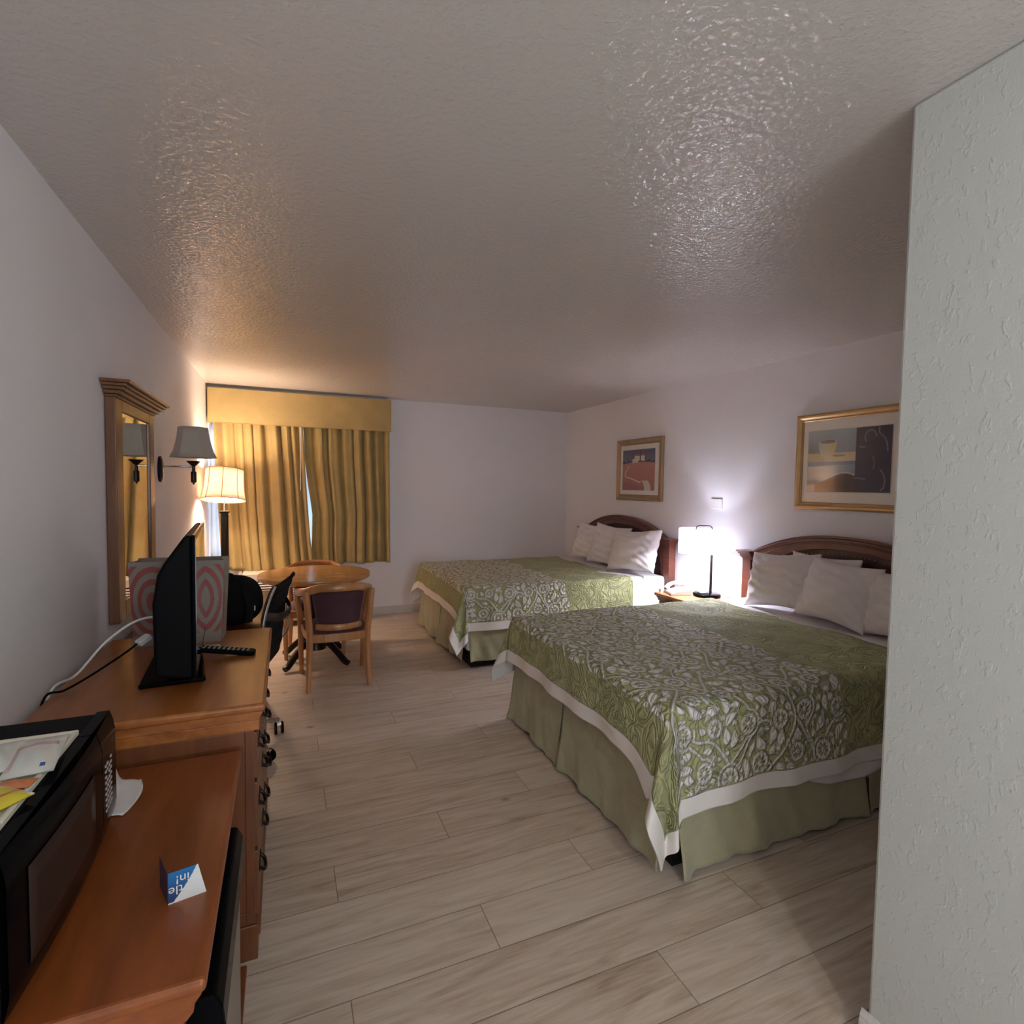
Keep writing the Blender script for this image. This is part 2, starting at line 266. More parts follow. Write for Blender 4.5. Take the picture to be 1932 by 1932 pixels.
# ------------------------------------------------------------------ mesh builder
class MB:
    def __init__(s): s.v = []; s.f = []; s.smooth = []
    def add(s, vs, fs, smooth=False):
        o = len(s.v); s.v += [tuple(v) for v in vs]; s.f += [tuple(o+i for i in f) for f in fs]; s.smooth += [smooth]*len(fs); return s
    def box(s, a, b, rot=None, piv=None):
        x0, y0, z0 = a; x1, y1, z1 = b
        vs = [Vector(p) for p in ((x0, y0, z0), (x1, y0, z0), (x1, y1, z0), (x0, y1, z0), (x0, y0, z1), (x1, y0, z1), (x1, y1, z1), (x0, y1, z1))]
        if rot is not None:
            c = Vector(piv) if piv is not None else sum(vs, Vector())/8
            e = Euler(rot).to_matrix(); vs = [e@(v-c)+c for v in vs]
        return s.add(vs, [(0, 3, 2, 1), (4, 5, 6, 7), (0, 1, 5, 4), (1, 2, 6, 5), (2, 3, 7, 6), (3, 0, 4, 7)])
    def bar(s, p, q, w_, d_, upv=(0, 0, 1), w2=None, d2=None):
        p, q = Vector(p), Vector(q); t = (q-p).normalized(); a = t.cross(Vector(upv))
        a = a.normalized() if a.length > 1e-4 else Vector((1, 0, 0)); c = a.cross(t)
        w2 = w2 or w_; d2 = d2 or d_; vs = []
        for o, ww, dd in ((p, w_, d_), (q, w2, d2)):
            for i, j in ((-1, -1), (1, -1), (1, 1), (-1, 1)): vs.append(o+a*i*ww/2+c*j*dd/2)
        return s.add(vs, [(0, 3, 2, 1), (4, 5, 6, 7), (0, 1, 5, 4), (1, 2, 6, 5), (2, 3, 7, 6), (3, 0, 4, 7)])
    def tube(s, pts, r, n=12, cap=True, rs=None, sq=None):
        pts = [Vector(p) for p in pts]; k = len(pts); vs = []; fs = []
        prev = None
        for i, p in enumerate(pts):
            t = (pts[min(i+1, k-1)]-pts[max(i-1, 0)]).normalized()
            if prev is None:
                a = t.cross(Vector((0, 0, 1)));
                if a.length < 0.1: a = t.cross(Vector((0, 1, 0)))
            else: a = prev - t*prev.dot(t)
            a.normalize(); prev = a; c = t.cross(a)
            rr = rs[i] if rs else r
            for j in range(n):
                an = 2*PI*j/n
                ca, sa = math.cos(an), math.sin(an)
                if sq: ca, sa = ca*sq[0], sa*sq[1]
                vs.append(p+(a*ca+c*sa)*rr)
        for i in range(k-1):
            for j in range(n): fs.append((i*n+j, i*n+(j+1) % n, (i+1)*n+(j+1) % n, (i+1)*n+j))
        if cap: fs += [tuple(range(n))[::-1], tuple((k-1)*n+j for j in range(n))]
        return s.add(vs, fs, True)
    def lathe(s, prof, c=(0, 0, 0), n=32, flute=None, close=False, rot=0.0):
        vs = []; fs = []; k = len(prof)
        for r, z in prof:
            for j in range(n):
                an = 2*PI*j/n+rot; rr = r*(flute(an-rot, z) if flute else 1)
                vs.append((c[0]+rr*math.cos(an), c[1]+rr*math.sin(an), c[2]+z))
        for i in range(k-1):
            for j in range(n): fs.append((i*n+j, i*n+(j+1) % n, (i+1)*n+(j+1) % n, (i+1)*n+j))
        if close: fs += [tuple(range(n))[::-1], tuple((k-1)*n+j for j in range(n))]
        return s.add(vs, fs, True)
    def prism(s, poly, axis, a, b):
        # poly of 2D points extruded along axis from a to b
        n = len(poly); mk = {0: lambda p, t: (t, p[0], p[1]), 1: lambda p, t: (p[0], t, p[1]), 2: lambda p, t: (p[0], p[1], t)}[axis]
        vs = [mk(p, a) for p in poly]+[mk(p, b) for p in poly]
        return s.add(vs, [tuple(range(n))[::-1], tuple(range(n, 2*n))]+[(i, (i+1) % n, n+(i+1) % n, n+i) for i in range(n)])
    def grid(s, fn, nu, nv, smooth=True):
        vs = [fn(i/nu, j/nv) for i in range(nu+1) for j in range(nv+1)]
        fs = [(i*(nv+1)+j, (i+1)*(nv+1)+j, (i+1)*(nv+1)+j+1, i*(nv+1)+j+1) for i in range(nu) for j in range(nv)]
        return s.add(vs, fs, smooth)
    def build(s, name, mat, parent=None, bevel=0.0, seg=2, solid=0.0, subsurf=0, loc=None, fix=True):
        me = bpy.data.meshes.new(name); me.from_pydata(s.v, [], s.f); me.update()
        if fix:
            bm = bmesh.new(); bm.from_mesh(me); bmesh.ops.recalc_face_normals(bm, faces=bm.faces)
            for e in bm.edges:
                if len(e.link_faces) == 2 and e.calc_face_angle(0) > R(48): e.smooth = False
            bm.to_mesh(me); bm.free()
        me.polygons.foreach_set('use_smooth', s.smooth)
        me.materials.append(M[mat] if isinstance(mat, str) else mat)
        o = bpy.data.objects.new(name, me); S.collection.objects.link(o)
        if parent is not None: o.parent = parent
        if loc: o.location = loc
        if solid:
            q = o.modifiers.new('solid', 'SOLIDIFY'); q.thickness = solid; q.offset = -1
        if bevel:
            q = o.modifiers.new('bevel', 'BEVEL'); q.width = bevel; q.segments = seg; q.limit_method = 'ANGLE'; q.angle_limit = R(40)
            q.harden_normals = False
        if subsurf:
            q = o.modifiers.new('sub', 'SUBSURF'); q.levels = subsurf; q.render_levels = subsurf
        return o
def tag(o, label=None, cat=None, group=None, kind=None):
    if label: o['label'] = label
    if cat: o['category'] = cat
    if group: o['group'] = group
    if kind: o['kind'] = kind
    return o
def empty(name, loc, rz=0, label=None, cat=None, group=None):
    o = bpy.data.objects.new(name, None); S.collection.objects.link(o); o.location = loc; o.rotation_euler = (0, 0, rz)
    o.empty_display_size = 0.05
    return tag(o, label, cat, group)
def box(name, a, b, mat, parent=None, bevel=0.003, **k): return MB().box(a, b).build(name, mat, parent, bevel, **k)
def struct(name, mb, mat, bevel=0.0): return tag(mb.build(name, mat, None, bevel), kind='structure')
def catmull(pts, n=8):
    pts = [Vector(p) for p in pts]; P = [2*pts[0]-pts[1]]+pts+[2*pts[-1]-pts[-2]]; out = []
    for i in range(1, len(P)-2):
        for k in range(n):
            t = k/n; a, b_, c, d = P[i-1], P[i], P[i+1], P[i+2]
            out.append(0.5*((2*b_)+(c-a)*t+(2*a-5*b_+4*c-d)*t*t+(3*b_-a-3*c+d)*t**3))
    out.append(pts[-1]); return out

# ================================================================== STRUCTURE
T = 0.12
struct('floor', MB().box((-T, YB-T, -0.1), (XR+T, D+T, 0)), 'floor')
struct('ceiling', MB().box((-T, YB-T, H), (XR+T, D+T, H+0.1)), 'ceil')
struct('wall_left', MB().box((-T, YB-T, 0), (0, D+T, H)), 'wall')
struct('wall_right', MB().box((XR, YN-0.2, 0), (XR+T, D+T, H)), 'wall')
WX0, WX1, WZ0, WZ1 = 0.01, 1.74, 0.64, 2.12
wb = MB(); wb.box((0, D, 0), (XR, D+T, WZ0)).box((0, D, WZ1), (XR, D+T, H)).box((WX1, D, WZ0), (XR, D+T, WZ1)).box((-T, D, WZ0), (WX0, D+T, WZ1))
struct('wall_back', wb, 'wall')
struct('wall_front', MB().box((-T, YB-T, 0), (0.95, YB, H)).box((1.85, YB-T, 0), (XN+0.05, YB, H)).box((0.95, YB-T, 2.03), (1.85, YB, H)), 'wall')  # doorway gap added behind the camera so sky light fills the room
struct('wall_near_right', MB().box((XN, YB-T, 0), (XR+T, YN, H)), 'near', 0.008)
def baseb(name, pts_axis, a, b, pos, sgn):
    pr = [(0, 0), (0.014*sgn, 0), (0.014*sgn, 0.058), (0.011*sgn, 0.066), (0.011*sgn, 0.072), (0.006*sgn, 0.082), (0.004*sgn, 0.088), (0, 0.088)]
    mb = MB()
    mb.prism([(pos+p, z) for p, z in pr], pts_axis, a, b)
    return struct(name, mb, 'trim')
baseb('baseboard_back', 0, 0.0, XR-0.016, D, -1)
baseb('baseboard_right', 1, YN, D-0.016, XR, -1)
baseb('baseboard_left', 1, YB, D-0.016, 0.0, 1)
baseb('baseboard_near', 1, YB, YN+0.014, XN, -1)
# window
wr = tag(MB().build('window_1', 'trim') if False else bpy.data.objects.new('window_1', None), kind='structure'); S.collection.objects.link(wr)
wr.location = (0, D, 0)
fm = MB()
fm.box((WX0, 0.02, WZ0), (WX0+0.035, 0.07, WZ1)).box((WX1-0.035, 0.02, WZ0), (WX1, 0.07, WZ1)).box((WX0, 0.02, WZ1-0.035), (WX1, 0.07, WZ1)).box((WX0, 0.02, WZ0), (WX1, 0.07, WZ0+0.035)).box((0.86, 0.025, WZ0), (0.89, 0.065, WZ1))
fm.build('window_frame', 'trim', wr, 0.002)
for a, b_ in ((WX0+0.035, 0.86), (0.89, WX1-0.035)): box('pane', (a, 0.04, WZ0+0.035), (b_, 0.045, WZ1-0.035), 'glass', wr, 0)
box('window_sill', (0.0, -0.035, WZ0-0.03), (WX1+0.02, 0.02, WZ0), 'trim', wr, 0.004)

# entry ceiling fixture (behind the camera, where the light comes from)
fx = empty('ceiling_light', (1.28, -1.0, H), 0, 'round white flush ceiling light in the entry behind the viewer', 'ceiling light')
MB().lathe([(0.0, -0.02), (0.15, -0.02), (0.16, -0.0), (0.0, 0.0)], n=32).build('light_base', 'white', fx)

# ================================================================== LEFT SIDE FURNITURE
# --- fridge cabinet with worktop
fc_ = empty('fridge_cabinet', (0, 0, 0), 0, 'low orange-brown wooden cabinet under the microwave, housing the small fridge', 'cabinet')
box('top', (0.0, 0.955, 0.655), (0.580, 1.772, 0.680), 'counter', fc_, 0.009, seg=3)
mold = MB()
mold.prism([(0.0, 0.655), (0.570, 0.655), (0.572, 0.645), (0.562, 0.632), (0.560, 0.618), (0.550, 0.606), (0.0, 0.606)], 1, 0.968, 0.985)
mold.prism([(0.0, 0.655), (0.570, 0.655), (0.572, 0.648), (0.560, 0.640), (0.0, 0.640)], 1, 0.985, 1.768)
mold.build('top_moulding', 'counter', fc_, 0.002)
sp_ = MB().box((0.018, 0.972, 0.0), (0.546, 0.99, 0.607))
for k in range(12): sp_.box((0.03+k*0.043, 0.967, 0.05), (0.045+k*0.043, 0.974, 0.598))
sp_.build('side_panel', 'counter', fc_, 0.002)
box('side_panel', (0.018, 1.748, 0.0), (0.546, 1.766, 0.64), 'counter', fc_, 0.002)
box('base_rail', (0.03, 0.99, 0.0), (0.589, 1.748, 0.018), 'counter', fc_, 0.003)
# --- mini fridge
fr = empty('mini_fridge', (0, 0, 0.018), 0, 'black mini fridge with silver door under the wooden worktop', 'fridge')
box('body', (0.05, 1.03, 0.0), (0.515, 1.50, 0.575), 'black', fr, 0.006)
box('door', (0.519, 1.025, 0.012), (0.590, 1.505, 0.46), 'silver', fr, 0.012, seg=3)
box('door_side', (0.519, 1.018, 0.012), (0.583, 1.027, 0.47), 'black', fr, 0.003)
ht = MB()
prof = [(0.519, 0.46), (0.588, 0.46), (0.598, 0.475), (0.602, 0.51), (0.598, 0.55), (0.585, 0.578), (0.519, 0.582)]
ht.prism(prof, 1, 1.015, 1.515).build('door_handle', 'blackgloss', fr, 0.006)
# --- microwave
mw = empty('microwave', (0, 0, 0.680), 0, 'glossy black countertop microwave with snacks tray on top', 'microwave')
box('body', (0.015, 0.965, 0.012), (0.300, 1.505, 0.262), 'black', mw, 0.008)
def bulged(y0, y1, z0, z1, x0, amp, ny=14):
    def fn(u, v):
        y = y0+(y1-y0)*u; z = z0+(z1-z0)*v
        yy = (y-0.965)/0.54; e = min(v, 1-v)
        return (x0+amp*math.sin(PI*min(max(yy, 0), 1))+(0.010 if e > 0.001 else 0)*min(1, e*8), y, z)
    mb = MB(); mb.grid(fn, ny, 12)
    n = len(mb.v)
    # back plate to close
    mb.box((0.296, y0, z0), (x0, y1, z1)); return mb
bulged(0.965, 1.368, 0.010, 0.264, 0.320, 0.014).build('door', 'blackgloss', mw, fix=True)
bulged(1.372, 1.507, 0.010, 0.264, 0.320, 0.014).build('control_panel', 'blackgloss', mw)
def wfn(u, v):
    y = 1.02+0.28*u; z = 0.055+0.155*v; yy = (y-0.965)/0.54
    return (0.3325+0.014*math.sin(PI*yy), y, z)
M['mwwin'] = plain('tinted_microwave_window', (0.035, 0.020, 0.016), 0.2, 0, 0.0, spec=0.05)
MB().grid(wfn, 10, 4).build('door_window', 'mwwin', mw, solid=0.001)
kp = MB()
for i in range(4):
    for j in range(9):
        y = 1.398+i*0.017; z = 0.080+j*0.0125; yy = (y-0.965)/0.54
        xx = 0.3305+0.014*math.sin(PI*yy)
        if (i+j*3) % 7 == 5 and j > 4: continue
        kp.box((xx-0.002, y-0.0045, z-0.0028), (xx+0.0012, y+0.0045, z+0.0028))
kp.build('keypad', plain('keypad_grey', (0.42, 0.36, 0.34), 0.5), mw, 0.001)
for y in (1.0, 1.47):
    for x in (0.05, 0.27): MB().lathe([(0.012, 0.0), (0.012, 0.013)], (x, y, 0), 16, close=True).build('foot', 'black', mw)
# --- tray and packets on the microwave
ZT = 0.680+0.262
tr = empty('serving_tray', (0.166, 1.214, ZT+0.0005), 0, 'cream rectangular tray of packets on top of the microwave', 'tray')
box('tray_base', (-0.130, -0.175, 0.0), (0.130, 0.175, 0.005), 'ivory', tr, 0.002)
rim = MB()
for a, b_ in (((-0.130, -0.175), (0.130, -0.165)), ((-0.130, 0.165), (0.130, 0.175)), ((-0.130, -0.165), (-0.120, 0.165)), ((0.120, -0.165), (0.130, 0.165))):
    rim.box((a[0], a[1], 0.004), (b_[0], b_[1], 0.011))
rim.build('tray_rim', 'ivory', tr, 0.003)
def packet(name, x, y, z, wx, wy, h, rz, mat, label, cat, group=None, stripes=()):
    def top(u, v):
        e = (1-abs(2*u-1)**3)*(1-abs(2*v-1)**3)
        return ((u-0.5)*wx, (v-0.5)*wy, h*(0.15+0.85*e)+0.0012*math.sin(u*17+v*9)*e)
    mb = MB().grid(top, 14, 14)
    mb.grid(lambda u, v: ((u-0.5)*wx, (0.5-v)*wy, 0.0), 2, 2)
    e = empty(name, (x, y, z), rz, label, cat, group)
    mb.build('wrapper', mat, e)
    for (u0, v0, u1, v1, sm) in stripes:
        s = MB().grid(lambda u, v: (lambda q: (q[0], q[1], q[2]+0.0006))(top(u0+(u1-u0)*u, v0+(v1-v0)*v)), 8, 8)
        s.build('print', sm, e, solid=0.0004)
    return e
packet('condiment_packet', 0.262, 1.275, ZT+0.0135, 0.075, 0.165, 0.012, R(9), 'packet', 'clear and white coffee supply packet with pink band on the microwave tray', 'packet', None,
       ((0.06, 0.12, 0.14, 0.72, 'pink'), (0.14, 0.62, 0.9, 0.72, 'pink'), (0.7, 0.1, 0.8, 0.16, 'blueink')))
packet('condiment_packet', 0.198, 1.29, ZT+0.0125, 0.062, 0.14, 0.010, R(14), 'packet', 'plain whitish packet lying left of the pink-banded packet on the tray', 'packet')
packet('tea_packet', 0.255, 1.118, ZT+0.0130, 0.085, 0.075, 0.010, R(-38), 'yellow', 'yellow packet with an orange line at the near end of the microwave tray', 'packet', None,
       ((0.62, 0.02, 0.70, 0.98, 'orange'), (0.0, 0.0, 1.0, 0.07, 'packet'), (0.0, 0.93, 1, 1.0, 'packet')))
packet('sugar_packet', 0.268, 1.170, ZT+0.0120, 0.055, 0.032, 0.006, R(-8), 'orange', 'small orange packet between the white and yellow packets on the tray', 'packet')
packet('napkin_packet', 0.150, 1.30, ZT+0.0062, 0.075, 0.12, 0.004, R(5), plain('olive_leaflet', (0.10, 0.11, 0.06), 0.5), 'dark olive leaflet under the plain packet at the far edge of the tray', 'leaflet')
# --- tissue
tb = MB()
def tfn(u, v):
    x = 0.215+0.125*u+0.02*math.sin(3*v); y = 1.53+0.17*v-0.02*u
    ridge = math.exp(-((u-0.18-0.2*v)/0.16)**2)*(0.25+0.75*v)
    return (x, y, 0.6812+0.085*ridge*(v**0.8)+0.004*abs(math.sin(u*9+v*4)))
tb.grid(tfn, 22, 22)
tag(tb.build('tissue', 'tissue', None, solid=0.0012), 'crumpled white tissue on the worktop beside the far end of the microwave', 'tissue')
# --- tent card
NC = 100
def painted_grid(name, fn3, paint, nu, nv, mat, parent, solid=0.0008):
    mb = MB().grid(fn3, nu, nv, False); o = mb.build(name, mat, parent, solid=solid, fix=False)
    uu, vv = np.meshgrid(np.linspace(0, 1, nu+1), np.linspace(0, 1, nv+1), indexing='ij')
    col = paint(uu, vv).reshape(-1, 3); at = o.data.attributes.new('paint', 'FLOAT_COLOR', 'POINT')
    buf = np.ones((col.shape[0], 4), np.float32); buf[:, :3] = col; at.data.foreach_set('color', buf.ravel()); return o
card = empty('tent_card', (0.494, 1.155, 0.680), 0, 'small folded blue and white welcome card standing on the worktop', 'card')
def card_paint(u, v):
    # u along the leaf, v up
    c = np.zeros(u.shape+(3,)); b0 = np.array((0.012, 0.012, 0.09)); b1 = np.array((0.0, 0.13, 0.36))
    t = np.clip(v*1.1+u*0.2, 0, 1)[..., None]; c[:] = b0+(b1-b0)*t
    wht = (u-0.13) > (v-0.04)*0.86; c[wht] = (0.66, 0.68, 0.68); c[v < 0.045] = (0.7, 0.7, 0.7); return c
CW = Vector((0.062, 0.013, 0)); CTOP = Vector((0.0, 0.002, 0.060))
painted_grid('front_leaf', lambda u, v: tuple(CW*u*(1-0.22*v)+CTOP*v), card_paint, 60, 60, 'cardprint', card)
painted_grid('rear_leaf', lambda u, v: (-0.024*u, 0.062*u, 0.060*v), lambda u, v: np.zeros(u.shape+(3,))+np.array((0.02, 0.03, 0.08)), 8, 8, 'cardprint', card)
def text_obj(body, size, parent, mat, origin, xdir, ydir, name='lettering', ext=0.0003):
    c = bpy.data.curves.new(name, 'FONT'); c.body = body; c.size = size; c.extrude = ext; c.align_x = 'LEFT'
    o = bpy.data.objects.new(name+'_tmp', c); S.collection.objects.link(o)
    bpy.context.view_layer.update()
    me = bpy.data.meshes.new_from_object(o); bpy.data.objects.remove(o)
    o2 = bpy.data.objects.new(name, me); S.collection.objects.link(o2); me.materials.clear(); me.materials.append(M[mat]); o2.parent = parent
    X_, Y_ = Vector(xdir).normalized(), Vector(ydir).normalized(); Z_ = X_.cross(Y_)
    o2.matrix_local = Matrix(((X_.x, Y_.x, Z_.x, origin[0]), (X_.y, Y_.y, Z_.y, origin[1]), (X_.z, Y_.z, Z_.z, origin[2]), (0, 0, 0, 1)))
    return o2
# printed upside down, the white diagonal covers the rest of the words
xd = -CW; yd = Vector((0, 0, -1)); off = Vector((0, -0.0012, 0))
text_obj('tle', 0.024, card, 'white', Vector((0.0245, 0.0045, 0.0330))+off, xd, yd)
text_obj('in!', 0.024, card, 'white', Vector((0.0350, 0.0070, 0.0520))+off, xd, yd)

# --- dresser (TV stand)
dr = empty('dresser', (0, 0, 0), 0, 'honey-brown wooden dresser with dark drawer pulls under the television', 'dresser')
box('top', (0.026, 1.768, 0.786), (0.645, 2.715, 0.812), 'dresser', dr, 0.010, seg=3)
mo = MB()
mo.prism([(0.026, 0.786), (0.636, 0.786), (0.637, 0.778), (0.628, 0.766), (0.626, 0.758), (0.026, 0.758)], 1, 1.780, 2.705)
mo.prism([(0.026, 0.758), (0.626, 0.758), (0.626, 0.725), (0.026, 0.725)], 1, 1.785, 2.700)
mo.build('top_moulding', 'dresser', dr, 0.003)
box('body', (0.026, 1.792, 0.10), (0.606, 2.692, 0.725), 'darkpanel', dr, 0.003)
sf = MB()
sf.box((0.586, 1.788, 0.11), (0.612, 1.795, 0.725)).box((0.026, 1.788, 0.11), (0.05, 1.795, 0.725)).box((0.05, 1.788, 0.68), (0.586, 1.795, 0.725)).box((0.05, 1.788, 0.105), (0.586, 1.795, 0.15))
sf.build('side_frame', 'darkpanel', dr, 0.002)
bs = MB(); bs.prism([(0.026, 0.0), (0.618, 0.0), (0.618, 0.072), (0.626, 0.080), (0.626, 0.098), (0.614, 0.112), (0.026, 0.112)], 1, 1.779, 2.70); bs.build('base', 'darkpanel', dr, 0.003)
for k, (z0, z1) in enumerate(((0.565, 0.712), (0.345, 0.552), (0.125, 0.332))):
    for y0, y1 in ((1.805, 2.235), (2.250, 2.685)):
        dw = box('drawer', (0.604, y0, z0), (0.620, y1, z1), 'darkpanel', dr, 0.004)
        for yy in (y0+0.09, y1-0.09):
            hb = MB(); zc = (z0+z1)/2
            hb.tube(catmull([(0.620, yy-0.035, zc+0.012), (0.634, yy-0.028, zc-0.002), (0.638, yy, zc-0.014), (0.634, yy+0.028, zc-0.002), (0.620, yy+0.035, zc+0.012)], 5), 0.0055, 8)
            hb.box((0.619, yy-0.042, zc+0.002), (0.623, yy+0.042, zc+0.022)).build('drawer_pull', 'bronze', dw)
# --- television
TV = Vector((0.4065, 2.20, 0.812)); tva = R(4.5)
tv = empty('television', TV, tva, 'flat-screen television seen edge-on on the dresser, glossy black bezel', 'television')
tvb = MB()
# body profile in (x,z) : front bezel to bulging back
tvb.prism([(0.006, 0.055), (0.016, 0.055), (0.016, 0.508), (0.006, 0.508)], 1, -0.305, 0.305)
tvb.build('bezel', 'blackgloss', tv, 0.004, seg=3)
tb2 = MB(); tb2.prism([(0.006, 0.058), (-0.012, 0.058), (-0.095, 0.075), (-0.098, 0.30), (-0.085, 0.385), (-0.068, 0.42), (-0.030, 0.478), (-0.012, 0.505), (0.006, 0.506)], 1, -0.300, 0.300)
tb2.build('back_cover', 'black', tv, 0.010, seg=3)
box('screen', (0.0155, -0.285, 0.09), (0.0175, 0.285, 0.49), 'screen', tv, 0)
box('neck', (-0.05, -0.055, 0.015), (-0.005, 0.055, 0.10), 'black', tv, 0.006)
st = MB(); st.prism([(-0.155, -0.165), (0.035, -0.165), (0.010, 0.185), (-0.150, 0.185)], 2, 0.0, 0.016); st.build('stand_base', 'blackgloss', tv, 0.006, seg=3)
# --- remote resting against the TV foot
rm = empty('remote_control', (0.495, 2.315, 0.833), 0, 'long black remote control resting on the television foot and dresser top', 'remote control')
rm.rotation_euler = (0, R(8), R(-7))
rb = MB(); rb.prism([(-0.10, -0.022), (0.09, -0.026), (0.10, -0.015), (0.10, 0.015), (0.09, 0.026), (-0.10, 0.022)], 2, -0.010, 0.008); rb.build('body', 'black', rm, 0.005, seg=3)
for i in range(10):
    for j in range(3):
        MB().lathe([(0.0045, 0), (0.0045, 0.003), (0.003, 0.004)], (-0.08+i*0.017, -0.013+j*0.013, 0.007), 10, close=True).build('button', plain('grey_button', (0.25, 0.24, 0.23), 0.5) if i+j == 0 else bpy.data.materials['grey_button'], rm)
box('note_card', (0.385, 2.44, 0.8125), (0.455, 2.485, 0.8140), 'packet', None, 0); tag(bpy.data.objects['note_card'], 'small white paper lying behind the remote control by the paper bag', 'paper')
# --- cables
c1 = MB().tube(catmull([(0.012, 2.02, 0.70), (0.020, 2.10, 0.818), (0.055, 2.20, 0.83), (0.12, 2.27, 0.915), (0.20, 2.33, 0.97), (0.29, 2.34, 0.98)], 8), 0.0045, 8)
tag(c1.build('power_cable', 'white'), 'white cable curving up from the wall to the back of the television', 'cable')
c2 = MB().tube(catmull([(0.010, 1.99, 0.70), (0.022, 2.04, 0.816), (0.06, 2.08, 0.820), (0.12, 2.13, 0.848), (0.19, 2.20, 0.888), (0.225, 2.25, 0.912)], 8), 0.0035, 8)
co = empty('video_cable', (0, 0, 0), 0, 'black cable with a white connector running behind the television', 'cable')
c2.build('cord', 'black', co)
MB().bar((0.222, 2.235, 0.908), (0.252, 2.262, 0.928), 0.032, 0.020).build('connector', 'white', co, 0.004)
# --- paper bag
bag = empty('paper_bag', (0.300, 2.612, 0.812), R(-3), 'white paper shopping bag printed with red rings, standing behind the television', 'paper bag')
BW, BD, BH = 0.345, 0.13, 0.345
def bag_paint(u, v, cx=0.735, cz=0.53):
    c = np.zeros(u.shape+(3,)); c[:] = (0.25, 0.205, 0.175); z = (v-cz)*BH
    x = np.minimum(np.abs((u-cx)*BW), np.abs((u-cx+0.50)*BW))/0.62; r = np.hypot(x, z)
    for r0, r1 in ((0, 0.040), (0.068, 0.092), (0.118, 0.142), (0.165, 0.186)):
        k = (r >= r0) & (r <= r1) & (v > 0.13) & (v < 0.95); c[k] = (0.29, 0.065, 0.055)
    return c
def tap(v): return 1-0.10*(1-v)
painted_grid('front_face', lambda u, v: ((u-0.5)*BW*tap(v), -BD/2-0.006*math.sin(PI*u)*math.sin(PI*v), v*BH), bag_paint, 130, 130, 'bagprint', bag, 0.001)
painted_grid('side_face', lambda u, v: (BW/2*tap(v)-0.02*math.sin(PI*u)*v, (u-0.5)*BD, v*BH), lambda u, v: bag_paint(u*0.4, v, -0.05), 20, 60, 'bagprint', bag, 0.001)
painted_grid('side_face', lambda u, v: (-BW/2*tap(v)+0.02*math.sin(PI*u)*v, (u-0.5)*BD, v*BH), lambda u, v: bag_paint(u*0.4, v, 0.4), 20, 60, 'bagprint', bag, 0.001)
painted_grid('back_face', lambda u, v: ((u-0.5)*BW*tap(v), BD/2, v*BH), bag_paint, 40, 40, 'bagprint', bag, 0.001)
box('bottom', (-BW/2*0.9, -BD/2, 0.0), (BW/2*0.9, BD/2, 0.003), 'mat', bag, 0)
# --- desk
dk = empty('desk', (0.012, 2.73, 0), 0, 'brown wooden writing desk beyond the dresser, beneath the mirror', 'desk')
box('top', (0.0, 0.0, 0.725), (0.60, 1.25, 0.752), 'deskwood', dk, 0.006)
box('apron', (0.02, 0.02, 0.64), (0.06, 1.23, 0.725), 'deskwood', dk, 0.004)
for x, y in ((0.03, 0.03), (0.52, 0.03), (0.03, 1.18), (0.52, 1.18)): box('leg', (x, y, 0), (x+0.05, y+0.05, 0.64), 'deskwood', dk, 0.004)
# --- backpack
bp = empty('backpack', (0.43, 3.10, 0.752), R(-8), 'black backpack on the desk between the paper bag and the office chair', 'backpack')
def bpf(u, v):
    th = 2*PI*u; ph = PI*(v-0.5); ex = lambda c: math.copysign(abs(c)**0.7, c)
    z = 0.125*(1+ex(math.sin(ph))); k = ex(math.cos(ph)) if abs(math.cos(ph)) > 1e-6 else 0
    k *= 1-0.12*max(0, z-0.12)/0.13
    return (0.165*k*ex(math.cos(th)), 0.115*k*ex(math.sin(th)), z)
MB().grid(bpf, 36, 24).build('pack', 'blackmatte', bp)
MB().tube(catmull([(0.05, -0.04, 0.235), (0.02, -0.05, 0.262), (-0.05, -0.05, 0.262), (-0.08, -0.04, 0.235)], 6), 0.009, 8).build('grab_handle', 'blackmatte', bp)
MB().tube(catmull([(0.10, -0.10, 0.21), (0.13, -0.13, 0.12), (0.12, -0.12, 0.03)], 8), 0.014, 8, sq=(1.6, 0.5)).build('shoulder_strap', 'blackmatte', bp)
box('tag', (0.140, -0.112, 0.085), (0.150, -0.104, 0.112), 'ivory', bp, 0.004)
# --- mirror on the wall
mi = empty('wall_mirror', (0, 2.78, 0), 0, 'tall wall mirror in a brown wooden frame with a crown moulding', 'mirror')
fb = MB()
fb.box((0.002, 0.0, 0.86), (0.042, 0.105, 1.84)).box((0.002, 0.625, 0.86), (0.042, 0.73, 1.84)).box((0.002, 0.105, 0.86), (0.042, 0.625, 0.945)).box((0.002, 0.105, 1.785), (0.042, 0.625, 1.84))
fb.build('frame', 'mirrorwood', mi, 0.004)
cr = MB()
for k, (x, z0, z1) in enumerate(((0.050, 1.838, 1.850), (0.066, 1.850, 1.866), (0.082, 1.866, 1.880), (0.094, 1.880, 1.893), (0.108, 1.893, 1.906))):
    e = (x-0.045); cr.box((0.002, -e, z0), (x, 0.73+e, z1))
cr.build('crown_moulding', 'mirrorwood', mi, 0.003)
box('glass', (0.010, 0.10, 0.94), (0.034, 0.63, 1.79), 'mirror', mi, 0)
